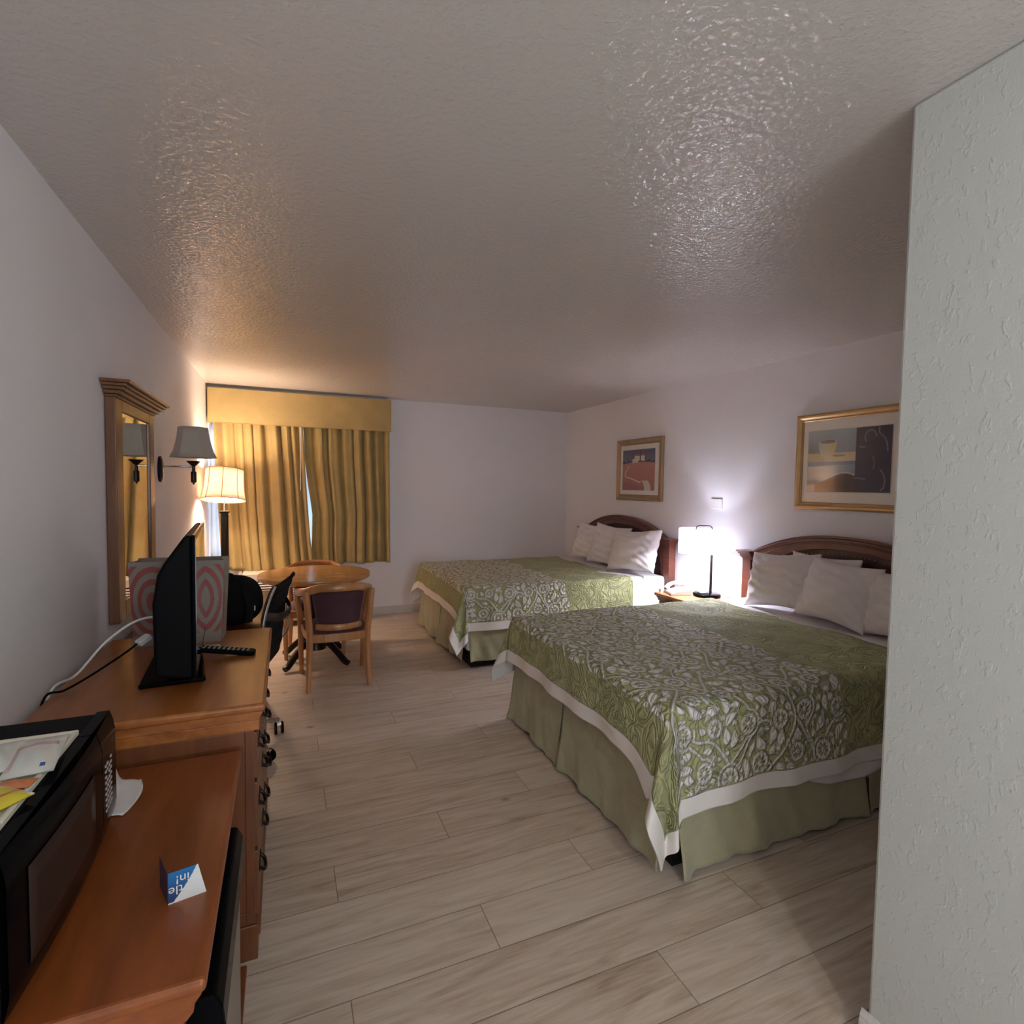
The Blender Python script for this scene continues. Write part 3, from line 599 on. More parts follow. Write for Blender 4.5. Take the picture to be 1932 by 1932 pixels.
# --- sconce
sc = empty('wall_sconce', (0, 3.85, 1.555), 0, 'swing-arm wall lamp with an unlit grey bell shade beside the mirror', 'wall lamp')
MB().tube([(0.0, 0, 0), (0.012, 0, 0), (0.018, 0, 0), (0.022, 0, 0)], 0.05, 24, rs=[0.05, 0.052, 0.042, 0.03], sq=(0.9, 1.55)).build('back_plate', 'bronze', sc)
MB().tube([(0.02, 0, 0.018), (0.175, 0, 0.018)], 0.0055, 10).build('arm', 'chrome', sc)
MB().lathe([(0.0, -0.092), (0.006, -0.088), (0.006, -0.080), (0.014, -0.078), (0.0155, -0.070), (0.0155, -0.018), (0.014, -0.012), (0.009, -0.010), (0.009, 0.022), (0.016, 0.028), (0.036, 0.048), (0.040, 0.054), (0.0, 0.056)], (0.183, 0, 0), 24).build('stem', 'bronze', sc)
hexa = lambda an, z: 1.0/max(math.cos(((an+PI/6) % (PI/3))-PI/6), 0.5)*0.93
hexf = lambda an, z: 0.97/max(math.cos(((an) % (PI/3))-PI/6), 0.5)*0.95
ss = MB().lathe([(0.122, 0.075), (0.104, 0.115), (0.090, 0.17), (0.082, 0.22), (0.078, 0.262)], (0.183, 0, 0), 48, flute=hexf)
ss.build('lamp_shade', 'greyshade', sc, solid=0.002)
# --- floor lamp
fl = empty('floor_lamp', (0.195, 5.55, 0), 0, 'lit floor lamp with a cream panelled shade and square dark post beside the curtain', 'floor lamp')
MB().lathe([(0.0, 0.0), (0.14, 0.0), (0.14, 0.012), (0.12, 0.02), (0.04, 0.03), (0.0, 0.03)], n=40).build('base', 'bronze', fl)
pb = MB().box((-0.027, -0.027, 0.03), (0.027, 0.027, 1.195)).box((-0.031, -0.031, 0.03), (0.031, 0.031, 0.07)).box((-0.036, -0.036, 1.195), (0.036, 0.036, 1.207)).box((-0.045, -0.045, 1.207), (0.045, 0.045, 1.216))
for sx in (-1, 1):
    for q in (-0.012, 0.0, 0.012): pb.box((q-0.002, sx*0.029-0.002, 0.09), (q+0.002, sx*0.029+0.002, 1.18)).box((sx*0.029-0.002, q-0.002, 0.09), (sx*0.029+0.002, q+0.002, 1.18))
pb.build('post', 'bronze', fl, 0.002)
MB().tube([(0, 0, 1.215), (0, 0, 1.40), (0, 0, 1.575)], 0.005, 12).tube([(-0.11, 0, 1.55), (0.11, 0, 1.55)], 0.002, 6).tube([(0, -0.11, 1.55), (0, 0.11, 1.55)], 0.002, 6).build('stem', 'silver', fl)
scal = lambda an, z: 1-0.018*abs(math.sin(4*an))
prf = [(0.183, 1.315), (0.172, 1.36), (0.163, 1.42), (0.158, 1.48), (0.156, 1.54), (0.155, 1.595)]
fsh = MB().lathe(prf, n=64, flute=scal).build('lamp_shade', 'warmshade', fl, solid=0.0015)
tm = MB()
for r_, z in ((0.183, 1.315), (0.155, 1.595)):
    tm.tube([((r_*scal(a, 0)+0.001)*math.cos(a), (r_*scal(a, 0)+0.001)*math.sin(a), z) for a in [2*PI*k/64 for k in range(65)]], 0.0035, 6, False)
for k in range(8):
    a = PI/4*k
    tm.tube([((r_+0.0015)*math.cos(a), (r_+0.0015)*math.sin(a), z) for r_, z in prf], 0.0028, 6)
ftr = tm.build('shade_trim', 'shadetrim', fl)
for o_ in (fsh, ftr):                                               # the shade sits crooked, leaning back towards the window
    e_ = Euler((R(-10), R(2), 0)); p_ = Vector((0, 0, 1.45)); o_.rotation_euler = e_; o_.location = p_-e_.to_matrix()@p_

# ================================================================== WINDOW WALL
va = empty('valance', (0, 0, 0), 0, 'gold fabric box valance above the window curtains', 'valance')
vb = MB().box((0.016, 5.995, 2.062), (1.787, 6.012, 2.402)).box((0.016, 6.012, 2.062), (0.030, D, 2.402)).box((1.773, 6.012, 2.062), (1.787, D, 2.402)).box((0.030, 6.05, 2.30), (1.773, D, 2.315))
vb.build('valance_board', 'valance', va, 0.004)
box('valance_piping', (0.014, 5.992, 2.058), (1.789, 6.000, 2.064), 'shadetrim', va, 0.002)
def curtain(e0, e1, nfold, ph, bottom, label):
    """e0(v), e1(v): left and right edge positions for height fraction v"""
    c = empty('curtain', (0, 6.075, 0), 0, label, 'curtain', 'gold window curtains')
    rnd = random.Random(int(ph*100)); wd = [rnd.uniform(0.45, 1.6) for _ in range(nfold)]; tot = sum(wd); cum = [0]
    for q in wd: cum.append(cum[-1]+q/tot)
    am = [rnd.uniform(0.55, 1.25) for _ in range(nfold+1)]
    def fn(u, v):
        k = 0
        while k < nfold-1 and u > cum[k+1]: k += 1
        t = (u-cum[k])/(cum[k+1]-cum[k]); A = am[k]*(1-t)+am[k+1]*t
        wv = math.cos(2*PI*t); wv = 0.75*wv+0.25*math.cos(4*PI*t+ph+k)
        x = e0(v)+(e1(v)-e0(v))*u+0.016*math.sin(2*PI*t)*A+0.010*math.sin(7*u+3*v+ph)*(1-v)*min(1, 8*u, 8*(1-u))
        w_ = math.sqrt(wd[k]/tot*nfold)
        y = -0.048*A*w_*wv*(0.85+0.25*(1-v))+0.010*math.sin(5*u+6*v+ph)*(1-v)
        zb = bottom(u)
        return (x, (0.055*math.tanh(y/0.055)), zb+(2.10-zb)*v)
    MB().grid(fn, nfold*26, 36).build('curtain_cloth', 'curtain', c, solid=0.003)
    return c
def interp(P): return lambda v: float(np.interp(v, [p[0] for p in P], [p[1] for p in P]))
curtain(interp([(0, 0.125), (0.35, 0.10), (1, 0.06)]), interp([(0, 0.985), (0.18, 0.955), (0.45, 0.925), (0.75, 0.900), (1, 0.878)]), 8, 0.4, lambda u: 0.585-0.03*math.sin(u*PI)+0.012*math.sin(u*14), 'left gold pleated curtain panel beside the floor lamp')
curtain(interp([(0, 0.975), (0.12, 0.965), (0.36, 0.975), (0.6, 0.925), (0.75, 0.900), (1, 0.886)]), interp([(0, 1.79), (1, 1.775)]), 7, 1.1, lambda u: 0.612+0.008*math.sin(u*17), 'right gold pleated curtain panel next to the blank wall')
m, ns, ls, b = newmat('sheer_white_voile'); out = ns['Material Output']
t_ = N(ns, 'ShaderNodeBsdfTranslucent'); d_ = N(ns, 'ShaderNodeBsdfDiffuse'); q_ = N(ns, 'ShaderNodeMixShader'); q_.inputs[0].default_value = 0.35
cc_ = ramp(ns, ls, noise(ns, ls, texmap(ns, ls), 400, 2), [(0.3, (0.80, 0.86, 0.92)), (0.7, (0.86, 0.90, 0.95))])
ls.new(cc_, t_.inputs[0]); ls.new(cc_, d_.inputs[0]); ls.new(d_.outputs[0], q_.inputs[1]); ls.new(t_.outputs[0], q_.inputs[2]); ls.new(q_.outputs[0], out.inputs[0]); M['sheer'] = m
tag(MB().grid(lambda u, v: (0.018+1.74*u, 6.150+0.010*math.sin(u*190)+0.004*math.sin(u*77+v*3), 0.645+1.45*v), 420, 6).build('sheer_curtain', 'sheer', None, solid=0.0015), 'thin white sheer curtain against the window glass behind the gold panels', 'curtain')
tag(MB().tube([(0.857, 6.005, 2.055), (0.857, 6.0, 1.405)], 0.005, 8).build('curtain_wand', 'white'), 'thin white pull wand hanging in front of the curtain centre', 'curtain wand')
# --- wall air conditioner
ac = empty('air_conditioner', (0, 0, 0), 0, 'cream through-wall air conditioner with louvred front under the window', 'air conditioner')
box('cabinet', (0.31, 5.925, 0.06), (1.38, D-0.016, 0.575), 'ac', ac, 0.008)
box('control_lid', (0.325, 5.90, 0.490), (1.365, 5.926, 0.568), 'ac', ac, 0.006)
gr = MB()
for k in range(15): gr.box((0.33, 5.902, 0.110+k*0.025), (1.36, 5.927, 0.124+k*0.025), (R(-22), 0, 0))
gr.build('louvre_grille', 'ac', ac, 0.001)
box('grille_back', (0.33, 5.922, 0.10), (1.36, 5.9265, 0.485), 'dark', ac, 0)
pc = MB().box((0.235, 6.09, 0.10), (0.300, D-0.016, 0.655)).box((0.245, 6.085, 0.14), (0.290, 6.092, 0.62)); tag(pc.build('wall_conduit', 'white', None, 0.006), 'white upright cable cover on the wall left of the air conditioner', 'conduit')

# ================================================================== TABLE AND CHAIRS
tb = empty('round_table', (0.935, 4.70, 0), R(12), 'round wooden table by the window with a dark pedestal base', 'table')
MB().lathe([(0.0, 0.705), (0.428, 0.705), (0.436, 0.712), (0.437, 0.735), (0.433, 0.742), (0.0, 0.742)], n=96).build('tabletop', 'tabletop', tb)
MB().lathe([(0.0, 0.60), (0.06, 0.60), (0.10, 0.66), (0.16, 0.70), (0.16, 0.705), (0.0, 0.705)], n=32).build('top_plate', 'dark', tb)
MB().lathe([(0.0, 0.10), (0.085, 0.11), (0.075, 0.17), (0.050, 0.22), (0.045, 0.45), (0.055, 0.60), (0.0, 0.61)], n=32).build('pedestal', 'bronze', tb)
for k in range(4):
    a = R(33)+k*PI/2; ca, sa = math.cos(a), math.sin(a)
    pts = [(0.05*ca, 0.05*sa, 0.17), (0.14*ca, 0.14*sa, 0.165), (0.23*ca, 0.23*sa, 0.105), (0.30*ca, 0.30*sa, 0.045), (0.335*ca, 0.335*sa, 0.030)]
    MB().tube(catmull(pts, 5), 0.03, 10, rs=[0.038-0.0004*i for i in range(21)], sq=(0.85, 0.75)).build('foot', 'bronze', tb)

def wood_chair(loc, rz, label):
    # front faces local +Y
    c = empty('dining_chair', loc, rz, label, 'chair', 'wooden dining chairs with plum seats')
    def hoop(u):  # arm/top rail centre line, half circle opening to the front
        a = PI*u
        return None
    rail = []
    for k in range(33):
        t = -1+2*k/32; a = t*R(100)
        x = 0.262*math.sin(a)*1.02 if abs(a) < R(90) else math.copysign(0.268, a)
        y = -0.02-0.245*math.cos(a)
        if abs(t) > 0.55: y += (abs(t)-0.55)*0.42
        z = 0.735 - 0.095*max(0, abs(t)-0.30)**1.1*1.25 + 0.010*math.cos(t*PI)
        rail.append((x, y, z))
    MB().tube(rail, 0.026, 12, sq=(0.62, 1.15)).build('arm_rail', 'oak', c)
    for sx in (-1, 1):
        lp = catmull([(sx*0.212, -0.232, 0.0), (sx*0.205, -0.205, 0.18), (sx*0.200, -0.205, 0.38), (sx*0.212, -0.225, 0.56), (sx*0.226, -0.232, 0.715)], 5)
        MB().tube(lp, 0.024, 10, rs=[0.019+0.006*min(1, i/8) for i in range(len(lp))], sq=(0.95, 1.05)).build('leg', 'oak', c)
        fp = catmull([(sx*0.228, 0.215, 0.0), (sx*0.235, 0.200, 0.20), (sx*0.238, 0.195, 0.42), (sx*0.255, 0.165, 0.55), (sx*0.265, 0.130, 0.645)], 5)
        MB().tube(fp, 0.022, 10, rs=[0.016+0.006*min(1, i/8) for i in range(len(fp))]).build('leg', 'oak', c)
    sr = MB()
    outline = [(-0.205, -0.215), (-0.10, -0.235), (0.0, -0.24), (0.10, -0.235), (0.205, -0.215), (0.232, 0.0), (0.235, 0.20), (0.12, 0.225), (0, 0.23), (-0.12, 0.225), (-0.235, 0.20), (-0.232, 0.0)]
    sr.prism(outline, 2, 0.345, 0.405); sr.build('seat_frame', 'oak', c, 0.006)
    def sf_(u, v):
        th = 2*PI*u; rr = v
        ex = lambda q: math.copysign(abs(q)**0.75, q)
        x = 0.222*rr*ex(math.cos(th)); y = -0.005+0.222*rr*ex(math.sin(th))
        return (x, y, 0.405+0.058*(1-rr**5))
    MB().grid(sf_, 36, 12).build('seat', 'purple', c)
    def bf(u, v):
        a = (u-0.5)*R(92); ww = 0.80+0.20*v
        return (0.262*math.sin(a)*ww, -0.015-0.225*math.cos(a*0.9)-0.004, 0.475+0.235*v)
    MB().grid(bf, 20, 10).build('backrest', 'purple', c, solid=0.030)
    def lf(u): a = (u-0.5)*R(94); return (0.262*math.sin(a)*0.80, -0.015-0.238*math.cos(a*0.9), 0.455)
    MB().tube([lf(k/16) for k in range(17)], 0.020, 10, sq=(0.6, 1.15)).build('back_rail', 'oak', c)
    return c
wood_chair((1.055, 4.235, 0), R(2), 'wooden dining chair with plum upholstered back, nearest side of the round table')
wood_chair((0.945, 5.02, 0), R(178), 'wooden dining chair tucked behind the round table by the curtain')
# --- office chair
oc = empty('office_chair', (0.395, 3.275, 0), R(-12.5), 'black ribbed office chair with chrome frame pulled up to the desk', 'office chair')
slp = [(-0.20, 0.462), (-0.17, 0.475), (-0.10, 0.462), (0.0, 0.452), (0.10, 0.452), (0.17, 0.462), (0.212, 0.49), (0.232, 0.54), (0.243, 0.62), (0.252, 0.72), (0.268, 0.82), (0.292, 0.90), (0.315, 0.955)]
sl = catmull([(a, 0, b_) for a, b_ in slp], 6)
sm_ = MB(); n_ = len(sl)-1
def slf(u, v):
    i = u*n_; k = min(int(i), n_-1); p = sl[k]*(1-(i-k))+sl[k+1]*(i-k); t = (sl[k+1]-sl[k]).normalized(); nn = Vector((-t.z, 0, t.x))
    rib = 0.005*abs(math.sin(u*PI*13)); edge = 0.01*(abs(2*v-1)**6)
    return tuple(p+nn*(rib-0.004+edge)+Vector((0, (v-0.5)*0.44, 0)))
sm_.grid(slf, 160, 14).build('sling', 'blackmatte', oc, solid=0.018)
for sy in (-1, 1):
    MB().tube([tuple(Vector((p.x, sy*0.232, p.z))) for p in sl], 0.0085, 8, sq=(1, 1.3)).build('side_rail', 'chrome', oc)
    ap = catmull([(0.215, sy*0.245, 0.53), (0.27, sy*0.262, 0.60), (0.265, sy*0.268, 0.68), (0.20, sy*0.270, 0.705), (-0.02, sy*0.270, 0.70), (-0.10, sy*0.268, 0.67), (-0.09, sy*0.262, 0.56), (-0.03, sy*0.245, 0.455)], 6)
    MB().tube(ap, 0.010, 8, sq=(1.5, 0.6)).build('armrest', 'chrome', oc)
    MB().tube(ap[12:27], 0.014, 8, sq=(1.6, 0.9)).build('arm_pad', 'black', oc)
MB().tube(catmull([(0.262, -0.235, 0.80), (0.315, -0.10, 0.765), (0.32, 0.10, 0.765), (0.262, 0.235, 0.80)], 6), 0.014, 8, sq=(0.4, 1.6)).build('back_strap', 'bronze', oc)
MB().lathe([(0.0, 0.09), (0.035, 0.09), (0.035, 0.14), (0.026, 0.15), (0.026, 0.30), (0.016, 0.30), (0.016, 0.44), (0.0, 0.44)], n=20).build('gas_post', 'chrome', oc)
box('seat_plate', (-0.11, -0.09, 0.425), (0.11, 0.09, 0.445), 'black', oc, 0.004)
for k in range(5):
    a = R(39)+k*2*PI/5; ca, sa = math.cos(a), math.sin(a)
    MB().bar((0.02*ca, 0.02*sa, 0.118), (0.305*ca, 0.305*sa, 0.082), 0.036, 0.028, w2=0.022, d2=0.016).build('base_arm', 'chrome', oc, 0.005)
    cs = MB(); px_, py_ = 0.300*ca, 0.300*sa; an2 = a+R(70+k*31)
    dx, dy = math.cos(an2), math.sin(an2)
    for s_ in (-1, 1):
        cs.tube([(px_+dy*s_*0.012-0.01*dx, py_-dx*s_*0.012-0.01*dy, 0.034), (px_+dy*s_*0.024-0.01*dx, py_-dx*s_*0.024-0.01*dy, 0.034)], 0.034, 18)
    cst = cs.build('caster', 'black', oc)
    MB().tube([(px_, py_, 0.085), (px_, py_, 0.062)], 0.006, 8).bar((px_-0.026*dx, py_-0.026*dy, 0.062), (px_+0.016*dx, py_+0.016*dy, 0.058), 0.022, 0.014).build('caster_fork', 'chrome', cst)

# ================================================================== PRINT FIELD (metric cloth coordinates)
UX, VX = 1.00, 2.36          # printed panel: length along bed, full width over both sides
G = 0.005
def sd_field():
    rng = np.random.RandomState(11)
    nu, nv = int(UX/G)+1, int(VX/G)+1
    F = np.full((nu, nv), 0.05, np.float32)
    def window(u0, v0, rad):
        i0, i1 = max(0, int((u0-rad)/G)), min(nu, int((u0+rad)/G)+2); j0, j1 = max(0, int((v0-rad)/G)), min(nv, int((v0+rad)/G)+2)
        if i1 <= i0 or j1 <= j0: return None
        uu, vv = np.meshgrid(np.arange(i0, i1)*G, np.arange(j0, j1)*G, indexing='ij'); return i0, i1, j0, j1, uu-u0, vv-v0
    def stamp(wn, sd):
        i0, i1, j0, j1 = wn[:4]; F[i0:i1, j0:j1] = np.minimum(F[i0:i1, j0:j1], sd)
    def flower(u0, v0, rad):
        wn = window(u0, v0, rad*1.5)
        if wn is None: return
        x, y = wn[4], wn[5]; r = np.hypot(x, y); a = np.arctan2(y, x); ph = rng.uniform(0, 6)
        outer = r-rad*(0.93+0.07*np.abs(np.sin(6*a+ph))*1.4)
        n = 8; aa = np.mod(a+ph, 2*PI/n)-PI/n
        px, py = r*np.cos(aa)-rad*0.45, r*np.sin(aa)
        wedge = np.hypot(px/1.55, py)-rad*0.125
        wedge = np.hypot(px*0.62, py/(0.55+0.9*np.clip(r/rad, 0, 1)))-rad*0.145
        stamp(wn, np.maximum(outer, -wedge))
    def halo(u0, v0, rad):
        return
    def seg(P, w0):
        for i in range(len(P)-1):
            a, b_ = P[i], P[i+1]; m_ = (a+b_)/2; wn = window(m_[0], m_[1], np.hypot(*(b_-a))/2+0.02)
            if wn is None: continue
            x, y = wn[4]+m_[0], wn[5]+m_[1]; d = b_-a; t = np.clip(((x-a[0])*d[0]+(y-a[1])*d[1])/max(d@d, 1e-9), 0, 1)
            stamp(wn, np.hypot(x-a[0]-t*d[0], y-a[1]-t*d[1])-w0)
    def leafsd(x, y, L, W, bend):
        t = np.clip(x/L, 0, 1); yc = bend*np.sin(PI*t)
        half = W*np.sin(PI*t**0.75)**0.9
        s = np.abs(y-yc)-half; return np.where((x < 0) | (x > L), np.hypot(np.where(x < 0, x, x-L), y), s*0.8)
    fl = []; du = 0.165; dv = 0.185
    for i in range(int(UX/du)+2):
        for j in range(int(VX/dv)+2):
            u0 = (i+0.5*(j % 2))*du+rng.uniform(-0.022, 0.022); v0 = j*dv*0.92+0.04+rng.uniform(-0.022, 0.022)
            if 0.045 < u0 < UX-0.045 and v0 < VX: fl.append((u0, v0, rng.uniform(0.036, 0.046)))
    # vines
    vines = []
    for k in range(-1, 6):
        ph = rng.uniform(0, 6); pts = []
        for s in np.linspace(0, VX, 260):
            u0 = k*0.235+0.06+0.085*math.sin(s*12.5+ph+1.1*math.sin(s*3.1+k))+0.05*math.sin(s*2.3+1)
            pts.append(np.array((u0, s)))
        vines.append(pts)
    for k in range(0, 7):
        ph = rng.uniform(0, 6); v1 = 0.16+k*0.34; pts = []
        for s in np.linspace(0, UX, 110):
            pts.append(np.array((s, v1+0.075*math.sin(s*13+ph)+0.03*math.sin(s*29+ph*2))))
        vines.append(pts)
    keep = np.full_like(F, 0.05)
    for P in vines:
        Q = []
        for p_ in P:
            # push the vine around flower heads
            for (u0, v0, r0) in fl:
                d = p_-np.array((u0, v0)); L = np.hypot(*d)
                if L < r0+0.014: p_ = np.array((u0, v0))+d/max(L, 1e-4)*(r0+0.014)
            Q.append(p_)
        run = []
        for p_ in Q:
            if run and np.hypot(*(p_-run[-1])) > 0.05:
                seg(run, 0.0056); run = []
            run.append(p_)
        seg(run, 0.0056)
    allp = np.array([p_ for P in vines for p_ in P])
    # stems to flowers
    for (u0, v0, r0) in fl:
        c = np.array((u0, v0)); d = allp-c; L = np.hypot(d[:, 0], d[:, 1]); q = L-(r0+0.03); q[q < 0] = 9; k = int(np.argmin(q)); tgt = allp[k]
        dirn = (tgt-c)/L[k]; nrm = np.array((-dirn[1], dirn[0])); start = c+dirn*r0; mid = (start+tgt)/2+nrm*0.55*L[k]*(1 if rng.rand() > 0.5 else -1)*0.6
        seg([start*(1-t)**2+2*mid*t*(1-t)+tgt*t*t for t in np.linspace(0, 1, 7)], 0.0048)
    for f_ in fl:
        wn = window(f_[0], f_[1], f_[2]*1.6)
        if wn is not None:
            i0, i1, j0, j1 = wn[:4]; r = np.hypot(wn[4], wn[5]); blk = F[i0:i1, j0:j1]; blk[r < f_[2]+0.004] = 0.05
        flower(*f_)
    # leaves wherever there is still ground
    for (Lm, Wm, cnt, gap) in ((0.085, 0.019, 5200, 0.0040), (0.062, 0.0175, 7500, 0.0038), (0.042, 0.014, 8500, 0.0036), (0.026, 0.010, 6500, 0.0034)):
        for _ in range(cnt):
            u0, v0 = rng.uniform(0, UX), rng.uniform(0, VX); a = rng.uniform(0, 2*PI); L = Lm*rng.uniform(0.85, 1.15); W = Wm*rng.uniform(0.85, 1.2); bd = rng.uniform(-0.010, 0.010)*L/0.06
            iu, jv = int(u0/G), int(v0/G)
            if F[min(iu, nu-1), min(jv, nv-1)] < gap: continue
            wn = window(u0+math.cos(a)*L/2, v0+math.sin(a)*L/2, L*0.62+0.01)
            if wn is None: continue
            x = wn[4]+math.cos(a)*L/2; y = wn[5]+math.sin(a)*L/2
            lx = x*math.cos(a)+y*math.sin(a); ly = -x*math.sin(a)+y*math.cos(a); s = leafsd(lx, ly, L, W, bd)
            i0, i1, j0, j1 = wn[:4]; blk = F[i0:i1, j0:j1]
            inside = s < gap*0.55
            if inside.sum() and blk[inside].min() > gap*0.75: stamp(wn, s)
    e = np.minimum.reduce([np.arange(nu)*G, (nu-1-np.arange(nu))*G])
    return F
SDF = sd_field()

# ================================================================== BEDS
TOPZ = 0.665
def make_bed(x0, x1, y0, y1, rows, label, seed, nails):
    """x0 foot, x1 head against the wall, y0/y1 long sides"""
    yc = (y0+y1)/2
    bed = empty('bed', (x0, yc, 0), 0, label, 'bed')
    L = x1-x0; Wd = (y1-y0)/2
    box('bed_frame', (0.06, -Wd+0.05, 0.0), (L-0.04, Wd-0.05, 0.14), 'dark', bed, 0.004)
    box('box_spring', (0.02, -Wd+0.02, 0.14), (L-0.01, Wd-0.02, 0.36), 'sheet', bed, 0.02)
    box('mattress', (0.015, -Wd+0.015, 0.36), (L-0.005, Wd-0.015, TOPZ-0.012), 'sheet', bed, 0.04, seg=4)
    # headboard on the wall side
    hx0, hx1 = XR-x0-0.075, XR-x0-0.012; hw = Wd+0.055
    def arch(y, half, zc, ze): return ze+(zc-ze)*(1-(abs(y)/half)**2.2)
    hb = MB(); n = 40; a0 = hw-0.045
    po = [(-a0+2*a0*i/n, arch(-a0+2*a0*i/n, a0, 1.185, 0.985)) for i in range(n+1)]
    pi_ = [(y*0.90, z-0.085) for y, z in po][::-1]
    hb.add([(hx0, y, z) for y, z in po]+[(hx0, y, z) for y, z in pi_]+[(hx1, y, z) for y, z in po]+[(hx1, y, z) for y, z in pi_],
           [(i, i+1, 2*n+1-i-1, 2*n+1-i) for i in range(n)]+[(2*n+2+i, 2*n+2+2*n+1-i, 2*n+2+2*n-i, 2*n+2+i+1) for i in range(n)]
           + [(i, 2*n+2+i, 2*n+3+i, i+1) for i in range(n)]+[(n+1+i, n+2+i, 3*n+4+i, 3*n+3+i) for i in range(n)]+[(0, 2*n+1, 4*n+3, 2*n+2), (n, 3*n+2, 3*n+3, n+1)])
    root = hb.build('headboard', 'cherry', bed, 0.004)
    lip = MB()
    lip.tube([(hx0-0.004, y, z-0.004) for y, z in po], 0.011, 8)
    lip.tube([(hx0-0.002, y*0.95, z-0.036) for y, z in po], 0.007, 8)
    lip.build('arch_moulding', 'cherry', root)
    pn = MB(); pp = [(hx0+0.02, y*0.93, z-0.07) for y, z in po]; pn.add([(hx0+0.03, y*0.93, z-0.05) for y, z in po]+[(hx0+0.03, y*0.93, 0.35) for y, z in po]+[(hx1-0.005, y*0.93, z-0.05) for y, z in po]+[(hx1-0.005, y*0.93, 0.35) for y, z in po],
        [(i, i+1, n+1+i+1, n+1+i) for i in range(n)]+[(2*n+2+i, 3*n+3+i, 3*n+4+i, 2*n+3+i) for i in range(n)]+[(n+1+i, n+2+i, 3*n+4+i, 3*n+3+i) for i in range(n)])
    pn.build('panel', 'cherrydark', root)
    # curved inner stiles
    for s_ in (-1, 1):
        st_ = MB(); q = []
        for i in range(13):
            z = 0.50+0.45*i/12; inner = hw-0.115-0.055*math.sin(PI*i/24)**2-(0.05*max(0, (i-9)/3)**2)
            q.append((s_*inner, z))
        poly = q+[(s_*(hw-0.02), 0.96), (s_*(hw-0.02), 0.50)]
        if s_ < 0: poly = poly[::-1]
        st_.prism([(a, b_) for a, b_ in poly], 0, hx0+0.004, hx0+0.03).build('stile', 'cherry', root, 0.003)
        box('post', (hx0-0.012, min(s_*(hw-0.085), s_*(hw+0.0)), 0.10), (hx1, max(s_*(hw-0.085), s_*(hw+0.0)), 0.955), 'cherry', root, 0.005)
        cp = MB()
        for e, z0, z1 in ((0.006, 0.955, 0.968), (0.014, 0.968, 0.985), (0.024, 0.985, 1.000), (0.034, 1.000, 1.014)):
            a, b_ = s_*(hw-0.10), s_*(hw+e); cp.box((hx0-0.012-e, min(a, b_), z0), (hx1, max(a, b_), z1))
        cp.build('post_cap', 'cherry', root, 0.003)
    if nails:
        nm = MB()
        for i in range(31):
            y = -0.46+0.92*i/30; z = arch(y, a0, 1.185, 0.985)-0.115
            nm.lathe([(0.004, 0.0), (0.0025, 0.003), (0.0, 0.0035)], (0, 0, 0), 8)
            base = len(nm.v)-24
            for k in range(base, len(nm.v)):
                x_, y_, z_ = nm.v[k]; nm.v[k] = (hx0+0.030-z_, y+x_, z+y_)
        nm.build('nail_heads', 'silver', root)
    return bed

